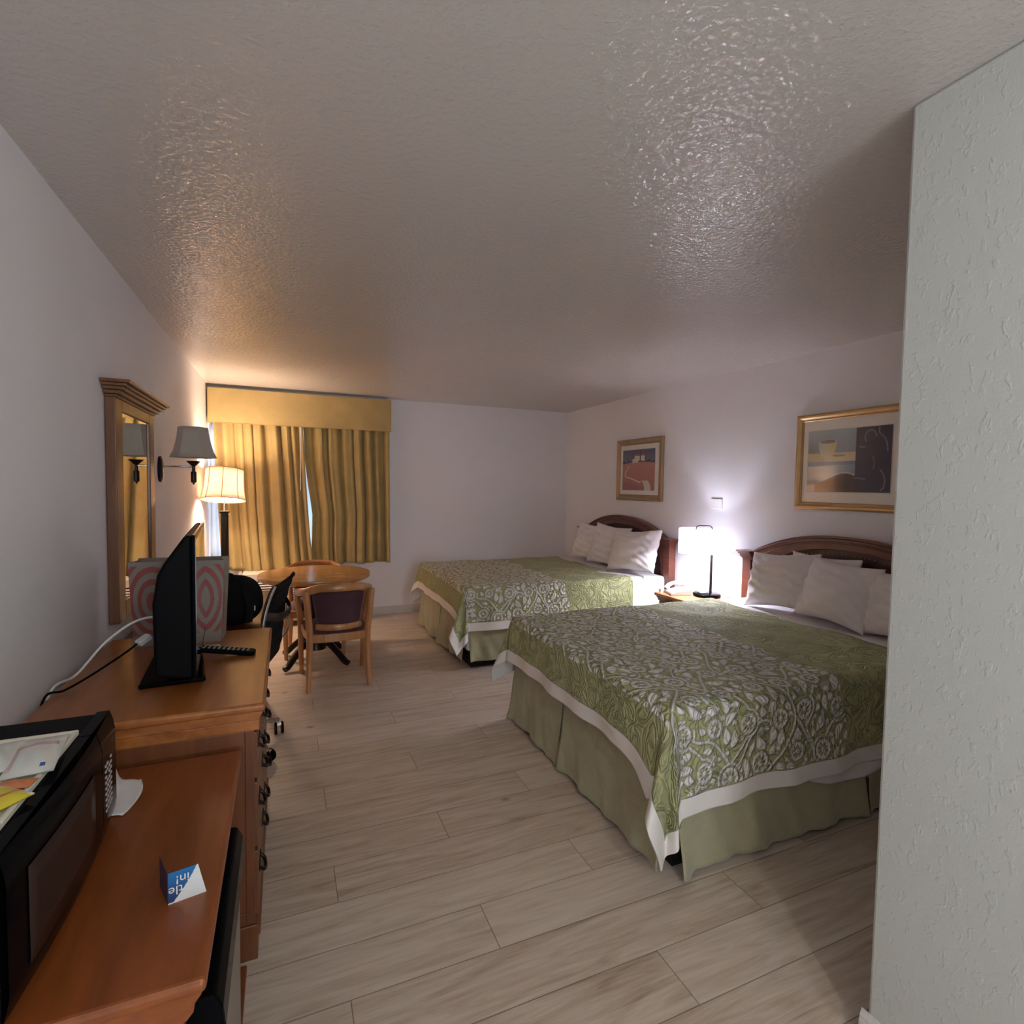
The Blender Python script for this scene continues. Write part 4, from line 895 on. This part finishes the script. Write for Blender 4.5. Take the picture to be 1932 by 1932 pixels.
# --- coverlet
def coverlet(x0, x1, y0, y1, seed, label, dfoot=0.30, dnear=0.43, dfar=0.40, tip=0.40, farout=0.30):
    rnd = np.random.RandomState(seed)
    nu = int((x1-x0+dfoot)/G); nv = int((y1-y0+dnear+dfar)/G)
    U = np.linspace(-dfoot, x1-x0, nu+1)       # 0 at the foot edge
    V = np.linspace(-dnear, (y1-y0)+dfar, nv+1)
    uu, vv = np.meshgrid(U, V, indexing='ij'); Wd = y1-y0
    a = np.maximum(-uu, 0); b1 = np.maximum(-vv, 0); b2 = np.maximum(vv-Wd, 0); b = b1+b2; sgn = np.where(b2 > 0, 1.0, -1.0)
    r = np.hypot(a, b); th = np.arctan2(b, a+1e-9)
    lobe = np.where(b2 > 0, 0.0, 1.0)
    def g(x, m, s): return np.exp(-((x-m)/s)**2)
    cor = (a > 0) & (b > 0)
    thd = np.degrees(th)
    out_n = 0.05+tip*g(thd, 36, 17)-0.03*g(thd, 60, 6)+0.16*g(thd, 74, 9)
    out_f = 0.05+farout*g(thd, 45, 22)
    edgefade = np.clip(np.minimum(thd, 90-thd)/8.0, 0, 1)
    fl_ = np.where(cor, np.where(b2 > 0, out_f, out_n)*edgefade+0.05*(1-edgefade), 0.05)
    # hanging-side waves
    along = np.where(a > b, vv, uu)
    hang = np.clip(r/0.3, 0, 1)
    wave = 0.012*np.sin(along*9+seed)+0.008*np.sin(along*21+seed*2.0)
    fl_ = fl_+np.where(cor, 0, wave/0.3*0.9)
    Re = 0.045
    ang = np.clip(r/Re, 0, PI/2); d2 = np.maximum(r-Re*PI/2, 0)
    out = Re*np.sin(ang)+d2*fl_; down = Re*(1-np.cos(ang))+d2*np.sqrt(np.clip(1-fl_**2, 0, 1))
    dx = np.where(r > 0, -a/np.maximum(r, 1e-9), 0); dy = np.where(r > 0, sgn*b/np.maximum(r, 1e-9), 0)
    # keep bed edges inset so that the cloth wraps outside the mattress
    X_ = np.clip(uu, 0, None)+x0+dx*out; Y_ = np.clip(vv, 0, Wd)+y0+dy*out
    fade = np.exp(-r/0.05)
    top = 0.006*np.sin(uu*7+1.3*np.sin(vv*4+seed))*np.cos(vv*6+seed)+0.004*np.sin(uu*17+vv*13)
    Z_ = TOPZ+0.004-down+top*np.clip(np.minimum(uu, 1)+0.3, 0, 1)*fade
    # the free corner pulls the hem down towards it
    k1 = np.clip(1-vv/0.26, 0, 1)**1.6*(vv >= 0)*np.clip(a/dfoot, 0, 1)*(b <= 0)+(cor & (b2 <= 0))*np.clip(r/0.3, 0, 1)
    Z_ -= 0.075*k1*np.clip(1.0, 0, 1); X_ -= 0.03*k1*np.clip(a/dfoot, 0, 1)
    # small cloth wrinkles on hanging parts
    wr = 0.0018*np.sin(vv*22+uu*17+3*np.sin(uu*11))*np.clip(r/0.1, 0, 1)
    X_ += dx*wr; Y_ += dy*wr
    co = np.stack([X_, Y_, Z_], -1).reshape(-1, 3)
    fi = []
    idx = (np.arange(nu)[:, None]*(nv+1)+np.arange(nv)[None, :]).ravel()
    quads = np.stack([idx, idx+nv+1, idx+nv+2, idx+1], -1)
    me = bpy.data.meshes.new('coverlet'); me.vertices.add(len(co)); me.vertices.foreach_set('co', co.astype(np.float32).ravel())
    me.loops.add(quads.size); me.loops.foreach_set('vertex_index', quads.astype(np.int32).ravel())
    me.polygons.add(len(quads)); me.polygons.foreach_set('loop_start', np.arange(0, quads.size, 4, dtype=np.int32))
    me.update(calc_edges=True); me.validate()
    me.polygons.foreach_set('use_smooth', [True]*len(quads))
    # print: starts just behind the foot edge
    us = (uu+0.06)/G; vs = (vv+dnear-0.075)/G
    i0 = np.clip(us.astype(int), 0, SDF.shape[0]-2); j0 = np.clip(vs.astype(int), 0, SDF.shape[1]-2)
    fu, fv = us-i0, vs-j0
    sd = SDF[i0, j0]*(1-fu)*(1-fv)+SDF[i0+1, j0]*fu*(1-fv)+SDF[i0, j0+1]*(1-fu)*fv+SDF[i0+1, j0+1]*fu*fv
    inside = (uu > -0.06) & (uu < 0.90+0.02*np.sin(vv*20))
    bd = np.minimum(np.minimum(uu+dfoot, vv+dnear), (Wd+dfar)-vv)
    sd = np.where(inside & (bd > 0.0725), np.clip(sd, -0.03, 0.03), 0.03)
    for nm, arr in (('sd', sd), ('border', bd)):
        at = me.attributes.new(nm, 'FLOAT', 'POINT'); at.data.foreach_set('value', arr.astype(np.float32).ravel())
    at = me.attributes.new('flat', 'FLOAT_VECTOR', 'POINT'); at.data.foreach_set('vector', np.stack([uu, vv, 0*uu], -1).astype(np.float32).ravel())
    me.materials.append(M['quilt']); me.materials.append(M['lining'])
    o = bpy.data.objects.new('coverlet', me); S.collection.objects.link(o)
    q = o.modifiers.new('solid', 'SOLIDIFY'); q.thickness = 0.007; q.offset = -1; q.material_offset = 1; q.use_rim = True
    return tag(o, label, 'bedspread')

def skirt(x0, x1, y0, y1, hem, seed, label, split):
    o_ = empty('bed_skirt', (x0, (y0+y1)/2, 0), 0, label, 'bed skirt')
    W_ = (y1-y0)/2; L_ = x1-x0
    rnd = random.Random(seed)
    def panel(p, q, outw, z1, seedk, flare=0.03, amp=0.008):
        p, q = Vector((*p, 0)), Vector((*q, 0)); n_ = Vector((*outw, 0)); d = (q-p); Ln = d.length
        ph = [rnd.uniform(0, 6) for _ in range(4)]
        def fn(u, v):
            dn = 1-v
            off = dn**1.2*(flare+amp*math.sin(u*Ln*16+ph[0])+amp*0.8*math.sin(u*Ln*31+ph[1]+2*v)+0.02*(math.exp(-(u/0.05)**2)+math.exp(-((1-u)/0.05)**2)))
            off += 0.0035*math.sin(u*Ln*60+v*9+ph[2])*dn
            z = hem(p+d*u)+0.004*math.sin(u*Ln*14+ph[3])
            pt = p+d*u+n_*off
            return (pt.x, pt.y, z+(z1-z)*v)
        MB().grid(fn, max(24, int(Ln*70)), 24).build('skirt_panel', 'skirt', o_, solid=0.003)
    y_s = split
    panel((0, W_-0.005), (0, y_s+0.012), (-1, 0), 0.40, 1)
    panel((0, y_s-0.012), (0, -W_+0.022), (-1, 0), 0.40, 2)
    panel((0.022, -W_), (L_*0.56, -W_), (0, -1), 0.40, 3)
    panel((L_*0.56+0.02, -W_), (L_-0.10, -W_), (0, -1), 0.40, 4)
    panel((0.01, W_), (L_-0.1, W_), (0, 1), 0.40, 5)
    # pleat backs
    panel((0.03, y_s+0.06), (0.03, y_s-0.06), (-1, 0), 0.40, 6, 0.0, 0.002)
    panel((L_*0.56-0.06, -W_+0.03), (L_*0.56+0.08, -W_+0.03), (0, -1), 0.40, 7, 0.0, 0.002)
    return o_

def pillow(x, y, z, w_, h_, t_, rx, ry, rz, seed, label, group):
    p = empty('pillow', (x, y, z), 0, label, 'pillow', group); p.rotation_euler = (rx, ry, rz)
    rnd = random.Random(seed); ph = [rnd.uniform(0, 6) for _ in range(6)]
    def face(sgn):
        def fn(u, v):
            a, b_ = 2*u-1, 2*v-1
            pin = 1-0.11*(1-abs(b_)**1.6)*abs(a)**2; pin2 = 1-0.12*(1-abs(a)**1.6)*abs(b_)**2
            th = ((1-abs(a)**2.6)*(1-abs(b_)**2.6))**0.55 if abs(a) < 1 and abs(b_) < 1 else 0
            wr_ = 0.012*math.sin(a*4+ph[0]+2*b_)*math.sin(b_*3+ph[1])+0.008*math.sin(8*a+9*b_+ph[2]+2*math.sin(3*b_))*(0.4+0.6*abs(a))+0.005*math.sin(19*b_-9*a+ph[3]+2*math.sin(4*a))
            edge = math.exp(-((1-max(abs(a), abs(b_)))/0.16)**2)
            wr_ += 0.006*edge*math.sin(24*(a if abs(b_) > abs(a) else b_)+ph[4])*(1-edge*0.2)
            x_ = sgn*(t_/2*th+wr_*min(1, th*1.6))
            return (x_, a*w_/2*pin, b_*h_/2*pin2)
        return fn
    mb = MB().grid(face(1), 40, 32).grid(face(-1), 40, 32)
    o = mb.build('pillowcase', 'pillow', p)
    # weld the seam
    bm = bmesh.new(); bm.from_mesh(o.data); bmesh.ops.remove_doubles(bm, verts=bm.verts, dist=0.0004); bmesh.ops.recalc_face_normals(bm, faces=bm.faces); bm.to_mesh(o.data); bm.free()
    return p

def sheet(x0, x1, y0, y1, dside, label, seed):
    # white quilted blanket turned out at the head end, hanging on both sides
    Wd = y1-y0
    def fn(u, v):
        x = x0+(x1-x0)*u; s = -dside+(Wd+2*dside)*v
        b = max(-s, s-Wd, 0); sg = 1 if s > Wd else -1
        Re = 0.035; an = min(b/Re, PI/2); d2 = max(b-Re*PI/2, 0)
        out = Re*math.sin(an)+d2*0.02+0.006*math.sin(x*22+seed)*min(1, b/0.1); dn = Re*(1-math.cos(an))+d2
        return (x, min(max(s, 0), Wd)+y0+(sg*out if b > 0 else 0), TOPZ-0.006-dn+0.004*math.sin(x*13+s*9+seed)*math.exp(-b/0.03)-0.012*abs(math.sin(x*5+seed))*min(1, b/0.3))
    return tag(MB().grid(fn, 60, 130).build('blanket', 'sheet', None, solid=0.004), label, 'blanket')

# near bed
B1 = (2.035, 4.0, 1.575, 3.085); B2 = (2.035, 4.0, 4.055, 5.565)
make_bed(*B1, 0, 'nearer double bed with dark cherry arched headboard partly hidden by the white wall', 1, True)
make_bed(*B2, 0, 'farther double bed with dark cherry arched headboard in the corner', 2, False)
coverlet(2.045, 3.62, 1.60, 3.06, 1, 'sage green quilted bedspread with white floral print on the nearer bed')
coverlet(2.045, 3.62, 4.08, 5.54, 5, 'sage green quilted bedspread with white floral print on the farther bed', dfoot=0.29, dnear=0.38, tip=0.40)
skirt(2.045, 4.0, 1.585, 3.075, lambda p: 0.018, 3, 'sage green pleated skirt around the base of the nearer bed', 0.10)
skirt(2.045, 4.0, 4.065, 5.555, lambda p: 0.018+0.05*max(0, -p.y/0.75), 8, 'sage green pleated skirt around the base of the farther bed', 0.0)
sheet(3.50, 3.99, 1.612, 3.048, 0.36, 'white quilted blanket turned down below the pillows of the nearer bed', 1)
sheet(3.50, 3.99, 4.092, 5.528, 0.42, 'white quilted blanket turned down below the pillows of the farther bed', 3)
# loose sheet showing below the near bedspread hem
def swag(u, v):
    x = 2.62+0.86*u; s = math.sin(PI*u)**0.8
    return (x, 1.575-0.018*v-0.006*math.sin(u*18+v*3), 0.33+0.0*v-(0.02+0.115*s)*v)
tag(MB().grid(swag, 50, 10).build('bed_sheet', 'sheet', None, solid=0.003), 'loose white sheet sagging below the hem of the nearer bedspread', 'bed sheet')

g1, g2 = 'pillows on the nearer bed', 'pillows on the farther bed'
pillow(3.835, 2.64, 0.865, 0.50, 0.40, 0.22, R(-5), R(20), R(6), 1, 'plump white pillow nearest the nightstand on the nearer bed', g1)
pillow(3.800, 2.215, 0.865, 0.49, 0.40, 0.21, R(2), R(21), R(-4), 2, 'white pillow in the middle of the nearer bed, front row', g1)
pillow(3.825, 1.83, 0.850, 0.44, 0.38, 0.19, R(0), R(18), R(4), 3, 'white pillow on the nearer bed partly cut off by the white wall', g1)
pillow(3.950, 2.42, 0.885, 0.50, 0.36, 0.06, R(0), R(5), 0, 4, 'white pillow mostly hidden behind the front pillows of the nearer bed', g1)
pillow(3.78, 4.26, 0.885, 0.62, 0.42, 0.21, R(-5), R(20), R(8), 5, 'wrinkled white pillow nearest the nightstand on the farther bed', g2)
pillow(3.81, 4.735, 0.885, 0.46, 0.44, 0.17, R(5), R(18), R(20), 6, 'white pillow in the middle of the three on the farther bed', g2)
pillow(3.82, 5.12, 0.880, 0.48, 0.42, 0.17, R(3), R(18), R(14), 7, 'white pillow on the farther bed closest to the room corner', g2)

# ================================================================== NIGHTSTAND AREA
nsd = empty('nightstand', (3.60, 3.47, 0), 0, 'cherry nightstand with orange-brown top between the two beds', 'nightstand')
box('top', (0.0, -0.27, 0.575), (0.463, 0.235, 0.600), 'nstop', nsd, 0.006, seg=3)
MB().prism([(0.012, 0.575), (0.012, 0.565), (0.026, 0.548), (0.028, 0.535), (0.455, 0.535), (0.455, 0.575)], 1, -0.255, 0.220).build('top_moulding', 'cherry', nsd, 0.002)
box('body', (0.035, -0.245, 0.06), (0.450, 0.21, 0.535), 'cherry', nsd, 0.004)
for z0, z1 in ((0.36, 0.52), (0.18, 0.345)):
    d_ = box('drawer', (0.024, -0.225, z0), (0.037, 0.19, z1), 'cherry', nsd, 0.004)
    MB().tube([(0.024, -0.0175, (z0+z1)/2), (0.008, -0.0175, (z0+z1)/2)], 0.01, 12).build('knob', 'bronze', d_)
box('base', (0.028, -0.25, 0.0), (0.455, 0.215, 0.062), 'cherry', nsd, 0.004)
# lamp
nl = empty('table_lamp', (3.93, 3.40, 0.600), 0, 'lit table lamp with white drum shade hanging from an arched dark rod', 'table lamp')
MB().lathe([(0.0, 0.0), (0.105, 0.0), (0.110, 0.006), (0.110, 0.020), (0.104, 0.026), (0.0, 0.026)], (-0.02, 0.02, 0), 48).build('base', 'blackgloss', nl)
MB().tube([(0, 0, 0.02), (0, 0, 0.34)], 0.011, 14).build('grip', 'bronze', nl)
rod = [(0, 0, 0.33), (0, 0, 0.54), (-0.004, 0.002, 0.568), (-0.022, 0.010, 0.582), (-0.10, 0.040, 0.583), (-0.118, 0.047, 0.575), (-0.125, 0.05, 0.555), (-0.125, 0.05, 0.515)]
MB().tube(rod, 0.0052, 10).build('rod', 'bronze', nl)
MB().lathe([(0.135, 0.355), (0.135, 0.560)], (-0.125, 0.05, 0), 64).build('lamp_shade', 'coolshade', nl, solid=0.0015)
MB().lathe([(0.0, 0.535), (0.133, 0.535)], (-0.125, 0.05, 0), 48).build('added_diffuser_disc', 'diffuser', nl, solid=0.001)  # added disc that spreads the upward beam; the lamp itself is open-topped
tr_ = MB()
for z in (0.356, 0.559): tr_.tube([(-0.125+0.136*math.cos(2*PI*k/48), 0.05+0.136*math.sin(2*PI*k/48), z) for k in range(49)], 0.002, 6, False)
tr_.build('shade_ring', 'silver', nl)
MB().lathe([(0.045, 0.0), (0.048, 0.004), (0.044, 0.008), (0.0, 0.008)], (-0.03, 0.055, 0.026), 32).build('charging_pad', 'silver', nl)
# phone
ph = empty('telephone', (3.745, 3.585, 0.600), R(-20), 'white desk telephone on the nightstand next to the farther bed', 'telephone')
MB().prism([(-0.085, 0.0), (0.095, 0.0), (0.095, 0.055), (0.085, 0.058), (-0.085, 0.022)], 1, -0.085, 0.085).build('base', 'white', ph, 0.006)
hs = catmull([(-0.075, 0.055, 0.036), (-0.05, 0.055, 0.066), (0.0, 0.055, 0.084), (0.055, 0.055, 0.088), (0.085, 0.055, 0.076)], 6)
MB().tube(hs, 0.018, 12, rs=[0.022-0.008*math.sin(PI*i/(len(hs)-1)) for i in range(len(hs))], sq=(0.8, 1.1)).build('handset', 'white', ph)
kb = MB()
for i in range(4):
    for j in range(3): kb.box((-0.05+i*0.024, -0.06+j*0.024, 0.031+i*0.0051), (-0.036+i*0.024, -0.044+j*0.024, 0.036+i*0.0051))
kb.build('keypad', 'ivory', ph, 0.001)
tag(MB().lathe([(0.0, 0.0), (0.016, 0.0), (0.018, 0.03), (0.014, 0.032), (0.0, 0.031)], (3.655, 3.685, 0.600), 20).build('pill_cup', 'white'), 'tiny white cup at the corner of the nightstand beside the telephone', 'cup')
# wall plate
box('wall_plate', (XR-0.010, 3.45, 1.318), (XR-0.0005, 3.575, 1.402), 'white', None, 0.002)
tag(bpy.data.objects['wall_plate'], 'blank white cover plate on the wall above the table lamp', 'wall plate')

# ================================================================== PICTURES
def frame(yc, zc, wy, hz, fwid, mat, label, artfn, ay0, ay1, az0, az1, thick=0.028):
    # faces -x ; u runs towards -y (left to right as seen)
    f = empty('framed_picture', (XR, yc, zc), 0, label, 'picture')
    hw, hh = wy/2, hz/2
    fr_ = MB()
    prof = [(0.0, -0.001), (0.0, -thick*0.75), (0.012, -thick), (0.022, -thick), (fwid*0.72, -thick*0.62), (fwid-0.006, -thick*0.70), (fwid, -thick*0.5), (fwid, -0.001)]
    cor = [(hw, hh), (-hw, hh), (-hw, -hh), (hw, -hh)]; sg = [(-1, -1), (1, -1), (1, 1), (-1, 1)]
    vs = []; k = len(prof)
    for (cy, cz), (sy, sz) in zip(cor, sg):
        for d, x in prof: vs.append((x, cy+sy*d, cz+sz*d))
    fs = [(c*k+i, c*k+(i+1) % k, ((c+1) % 4)*k+(i+1) % k, ((c+1) % 4)*k+i) for c in range(4) for i in range(k)]
    fr_.add(vs, fs).build('frame', mat, f, 0.0015)
    box('mat_board', (-0.010, -hw+fwid-0.004, -hh+fwid-0.004), (-0.006, hw-fwid+0.004, hh-fwid+0.004), 'mat', f, 0)
    box('inner_bevel', (-0.0108, ay0-yc-0.006, az0-zc-0.006), (-0.0098, ay1-yc+0.006, az1-zc+0.006), 'trim', f, 0)
    painted_grid('artwork', lambda u, v: (-0.0115, ay1-yc+(ay0-ay1)*u, az0-zc+(az1-az0)*v), artfn, 220, 170, 'paint', f, 0.0004)
    return f
def lerp(a, b_, t): t = np.clip(t, 0, 1)[..., None]; return np.array(a)*(1-t)+np.array(b_)*t
def art_farm(u, v):
    c = lerp((0.16, 0.15, 0.24), (0.07, 0.075, 0.14), (v-0.68)/0.3)
    hill = 0.64+0.06*np.sin(u*2.6+0.2); g_ = v < hill
    c2 = lerp((0.36, 0.12, 0.095), (0.46, 0.20, 0.15), v/0.65); c[g_] = c2[g_]
    lowl = (v < 0.20-0.25*(u-0.1)) & (v > 0.0); c[lowl] = (0.30, 0.115, 0.12)
    tl = (v > hill) & (v < hill+0.045+0.02*np.sin(u*40)) ; c[tl] = (0.03, 0.028, 0.04)
    for x0, h_, w_ in ((0.05, 0.10, 0.012), (0.15, 0.16, 0.012), (0.20, 0.15, 0.012), (0.30, 0.22, 0.014), (0.36, 0.25, 0.018), (0.72, 0.20, 0.014), (0.88, 0.16, 0.012)):
        k = (np.abs(u-x0) < w_*(1-np.clip((v-hill)/h_, 0, 1)*0.7)) & (v > hill) & (v < hill+h_); c[k] = (0.03, 0.028, 0.04)
    for a, b_, z0, z1, cc in ((0.31, 0.50, -0.02, 0.085, (0.60, 0.56, 0.50)), (0.38, 0.70, 0.02, 0.150, (0.66, 0.60, 0.52))):
        k = (u > a) & (u < b_) & (v > hill+z0) & (v < hill+z1); c[k] = cc
    k = (u > 0.36) & (u < 0.72) & (v > hill+0.145) & (v < hill+0.185); c[k] = (0.36, 0.12, 0.09)
    k = (np.abs(u-0.56) < 0.016) & (v > hill+0.02) & (v < hill+0.26); c[k] = (0.03, 0.028, 0.04)
    P = [(0.20, 0.60), (0.17, 0.52), (0.09, 0.45), (0.08, 0.37), (0.14, 0.32), (0.28, 0.29), (0.40, 0.25), (0.50, 0.21), (0.57, 0.20)]
    for i in range(len(P)-1):
        (x0, y0), (x1, y1) = P[i], P[i+1]; dx, dy = x1-x0, y1-y0; t = np.clip(((u-x0)*dx+(v-y0)*dy)/(dx*dx+dy*dy), 0, 1)
        d = np.hypot(u-x0-t*dx, v-y0-t*dy); c[d < 0.011+0.010*i/8] = (0.62, 0.55, 0.44)
    k = (np.hypot((u-0.66), (v-0.03)*0.9) < 0.23) & (np.hypot((u-0.50), (v-0.03)*0.85) > 0.20) & (v < 0.24) & (u > 0.6); c[k] = (0.58, 0.55, 0.46)
    return c
def art_cup(u, v):
    c = lerp((0.20, 0.24, 0.32), (0.34, 0.42, 0.48), (v-0.6)/0.4)
    c = c*(1-0.45*np.exp(-((u-0.02)/0.25)**2)*np.exp(-((v-0.68)/0.14)**2))[..., None]
    c[(v < 0.63)] = (0.58, 0.50, 0.34); k = (v < 0.63) & (u < 0.22); c[k] = (0.50, 0.38, 0.18)
    k = v < 0.49; cc = lerp((0.52, 0.42, 0.34), (0.22, 0.30, 0.40), (u-0.12-(0.5-v)*0.35)/0.35); c[k] = cc[k]
    k = (v < 0.49) & (v > 0.42+0.03*u); c[k] = (0.16, 0.22, 0.34)
    arc = 0.26-1.1*(u-0.40)**2-0.05*np.sin(u*9); k = (v < arc) & (u > 0.10)
    cc = lerp((0.36, 0.20, 0.10), (0.03, 0.025, 0.03), (u-0.1)/0.4); c[k] = cc[k]
    k = (v < arc+0.02) & (v > arc) & (u > 0.18); c[k] = (0.55, 0.58, 0.58)
    hw_ = 0.115-0.05*np.clip((0.80-v)/0.24, 0, 1)**2.2; k = (np.abs(u-0.255) < hw_) & (v < 0.815) & (v > 0.555)
    cc = lerp((0.56, 0.52, 0.42), (0.66, 0.50, 0.22), (u-0.2)/0.16); c[k] = cc[k]
    e = ((u-0.255)/0.115)**2+((v-0.815)/0.035)**2; c[e < 1] = (0.62, 0.56, 0.44); c[e < 0.7] = (0.16, 0.14, 0.14)
    k = (((u-0.40)/0.08)**2+((v-0.585)/0.018)**2 < 1); c[k] = (0.24, 0.24, 0.14)
    navy = u > 0.60; cc = lerp((0.012, 0.011, 0.055), (0.016, 0.013, 0.065), v); c[navy] = cc[navy]
    def line(P, w_=0.006, col=(0.20, 0.20, 0.30)):
        for i in range(len(P)-1):
            (x0, y0), (x1, y1) = P[i], P[i+1]; dx, dy = x1-x0, y1-y0; t = np.clip(((u-x0)*dx+(v-y0)*dy)/(dx*dx+dy*dy), 0, 1)
            c[np.hypot(u-x0-t*dx, (v-y0-t*dy)*0.8) < w_] = col
    line([(0.72, 0.78), (0.70, 0.86), (0.73, 0.93), (0.78, 0.95), (0.82, 0.91), (0.83, 0.85)]); line([(0.86, 0.98), (0.86, 0.90), (0.92, 0.82), (0.95, 0.72), (0.955, 0.62)])
    line([(0.65, 0.71), (0.68, 0.69), (0.71, 0.70)]); line([(0.60, 0.22), (0.66, 0.22), (0.72, 0.20)]); line([(0.89, 0.34), (0.92, 0.27), (0.94, 0.18), (0.93, 0.07), (0.90, 0.04)]); line([(0.80, 0.55), (0.82, 0.45), (0.81, 0.36)], 0.004)
    return c
frame(4.605, 1.672, 0.775, 0.640, 0.062, 'goldmatte', 'gold-framed print of a red hill, winding path and white farmhouse, above the farther bed', art_farm, 4.345, 4.890, 1.460, 1.880)
frame(2.350, 1.682, 0.800, 0.655, 0.050, 'gold', 'gold-framed still life of a cream cup with navy panel, above the nearer bed', art_cup, 2.098, 2.660, 1.477, 1.890)
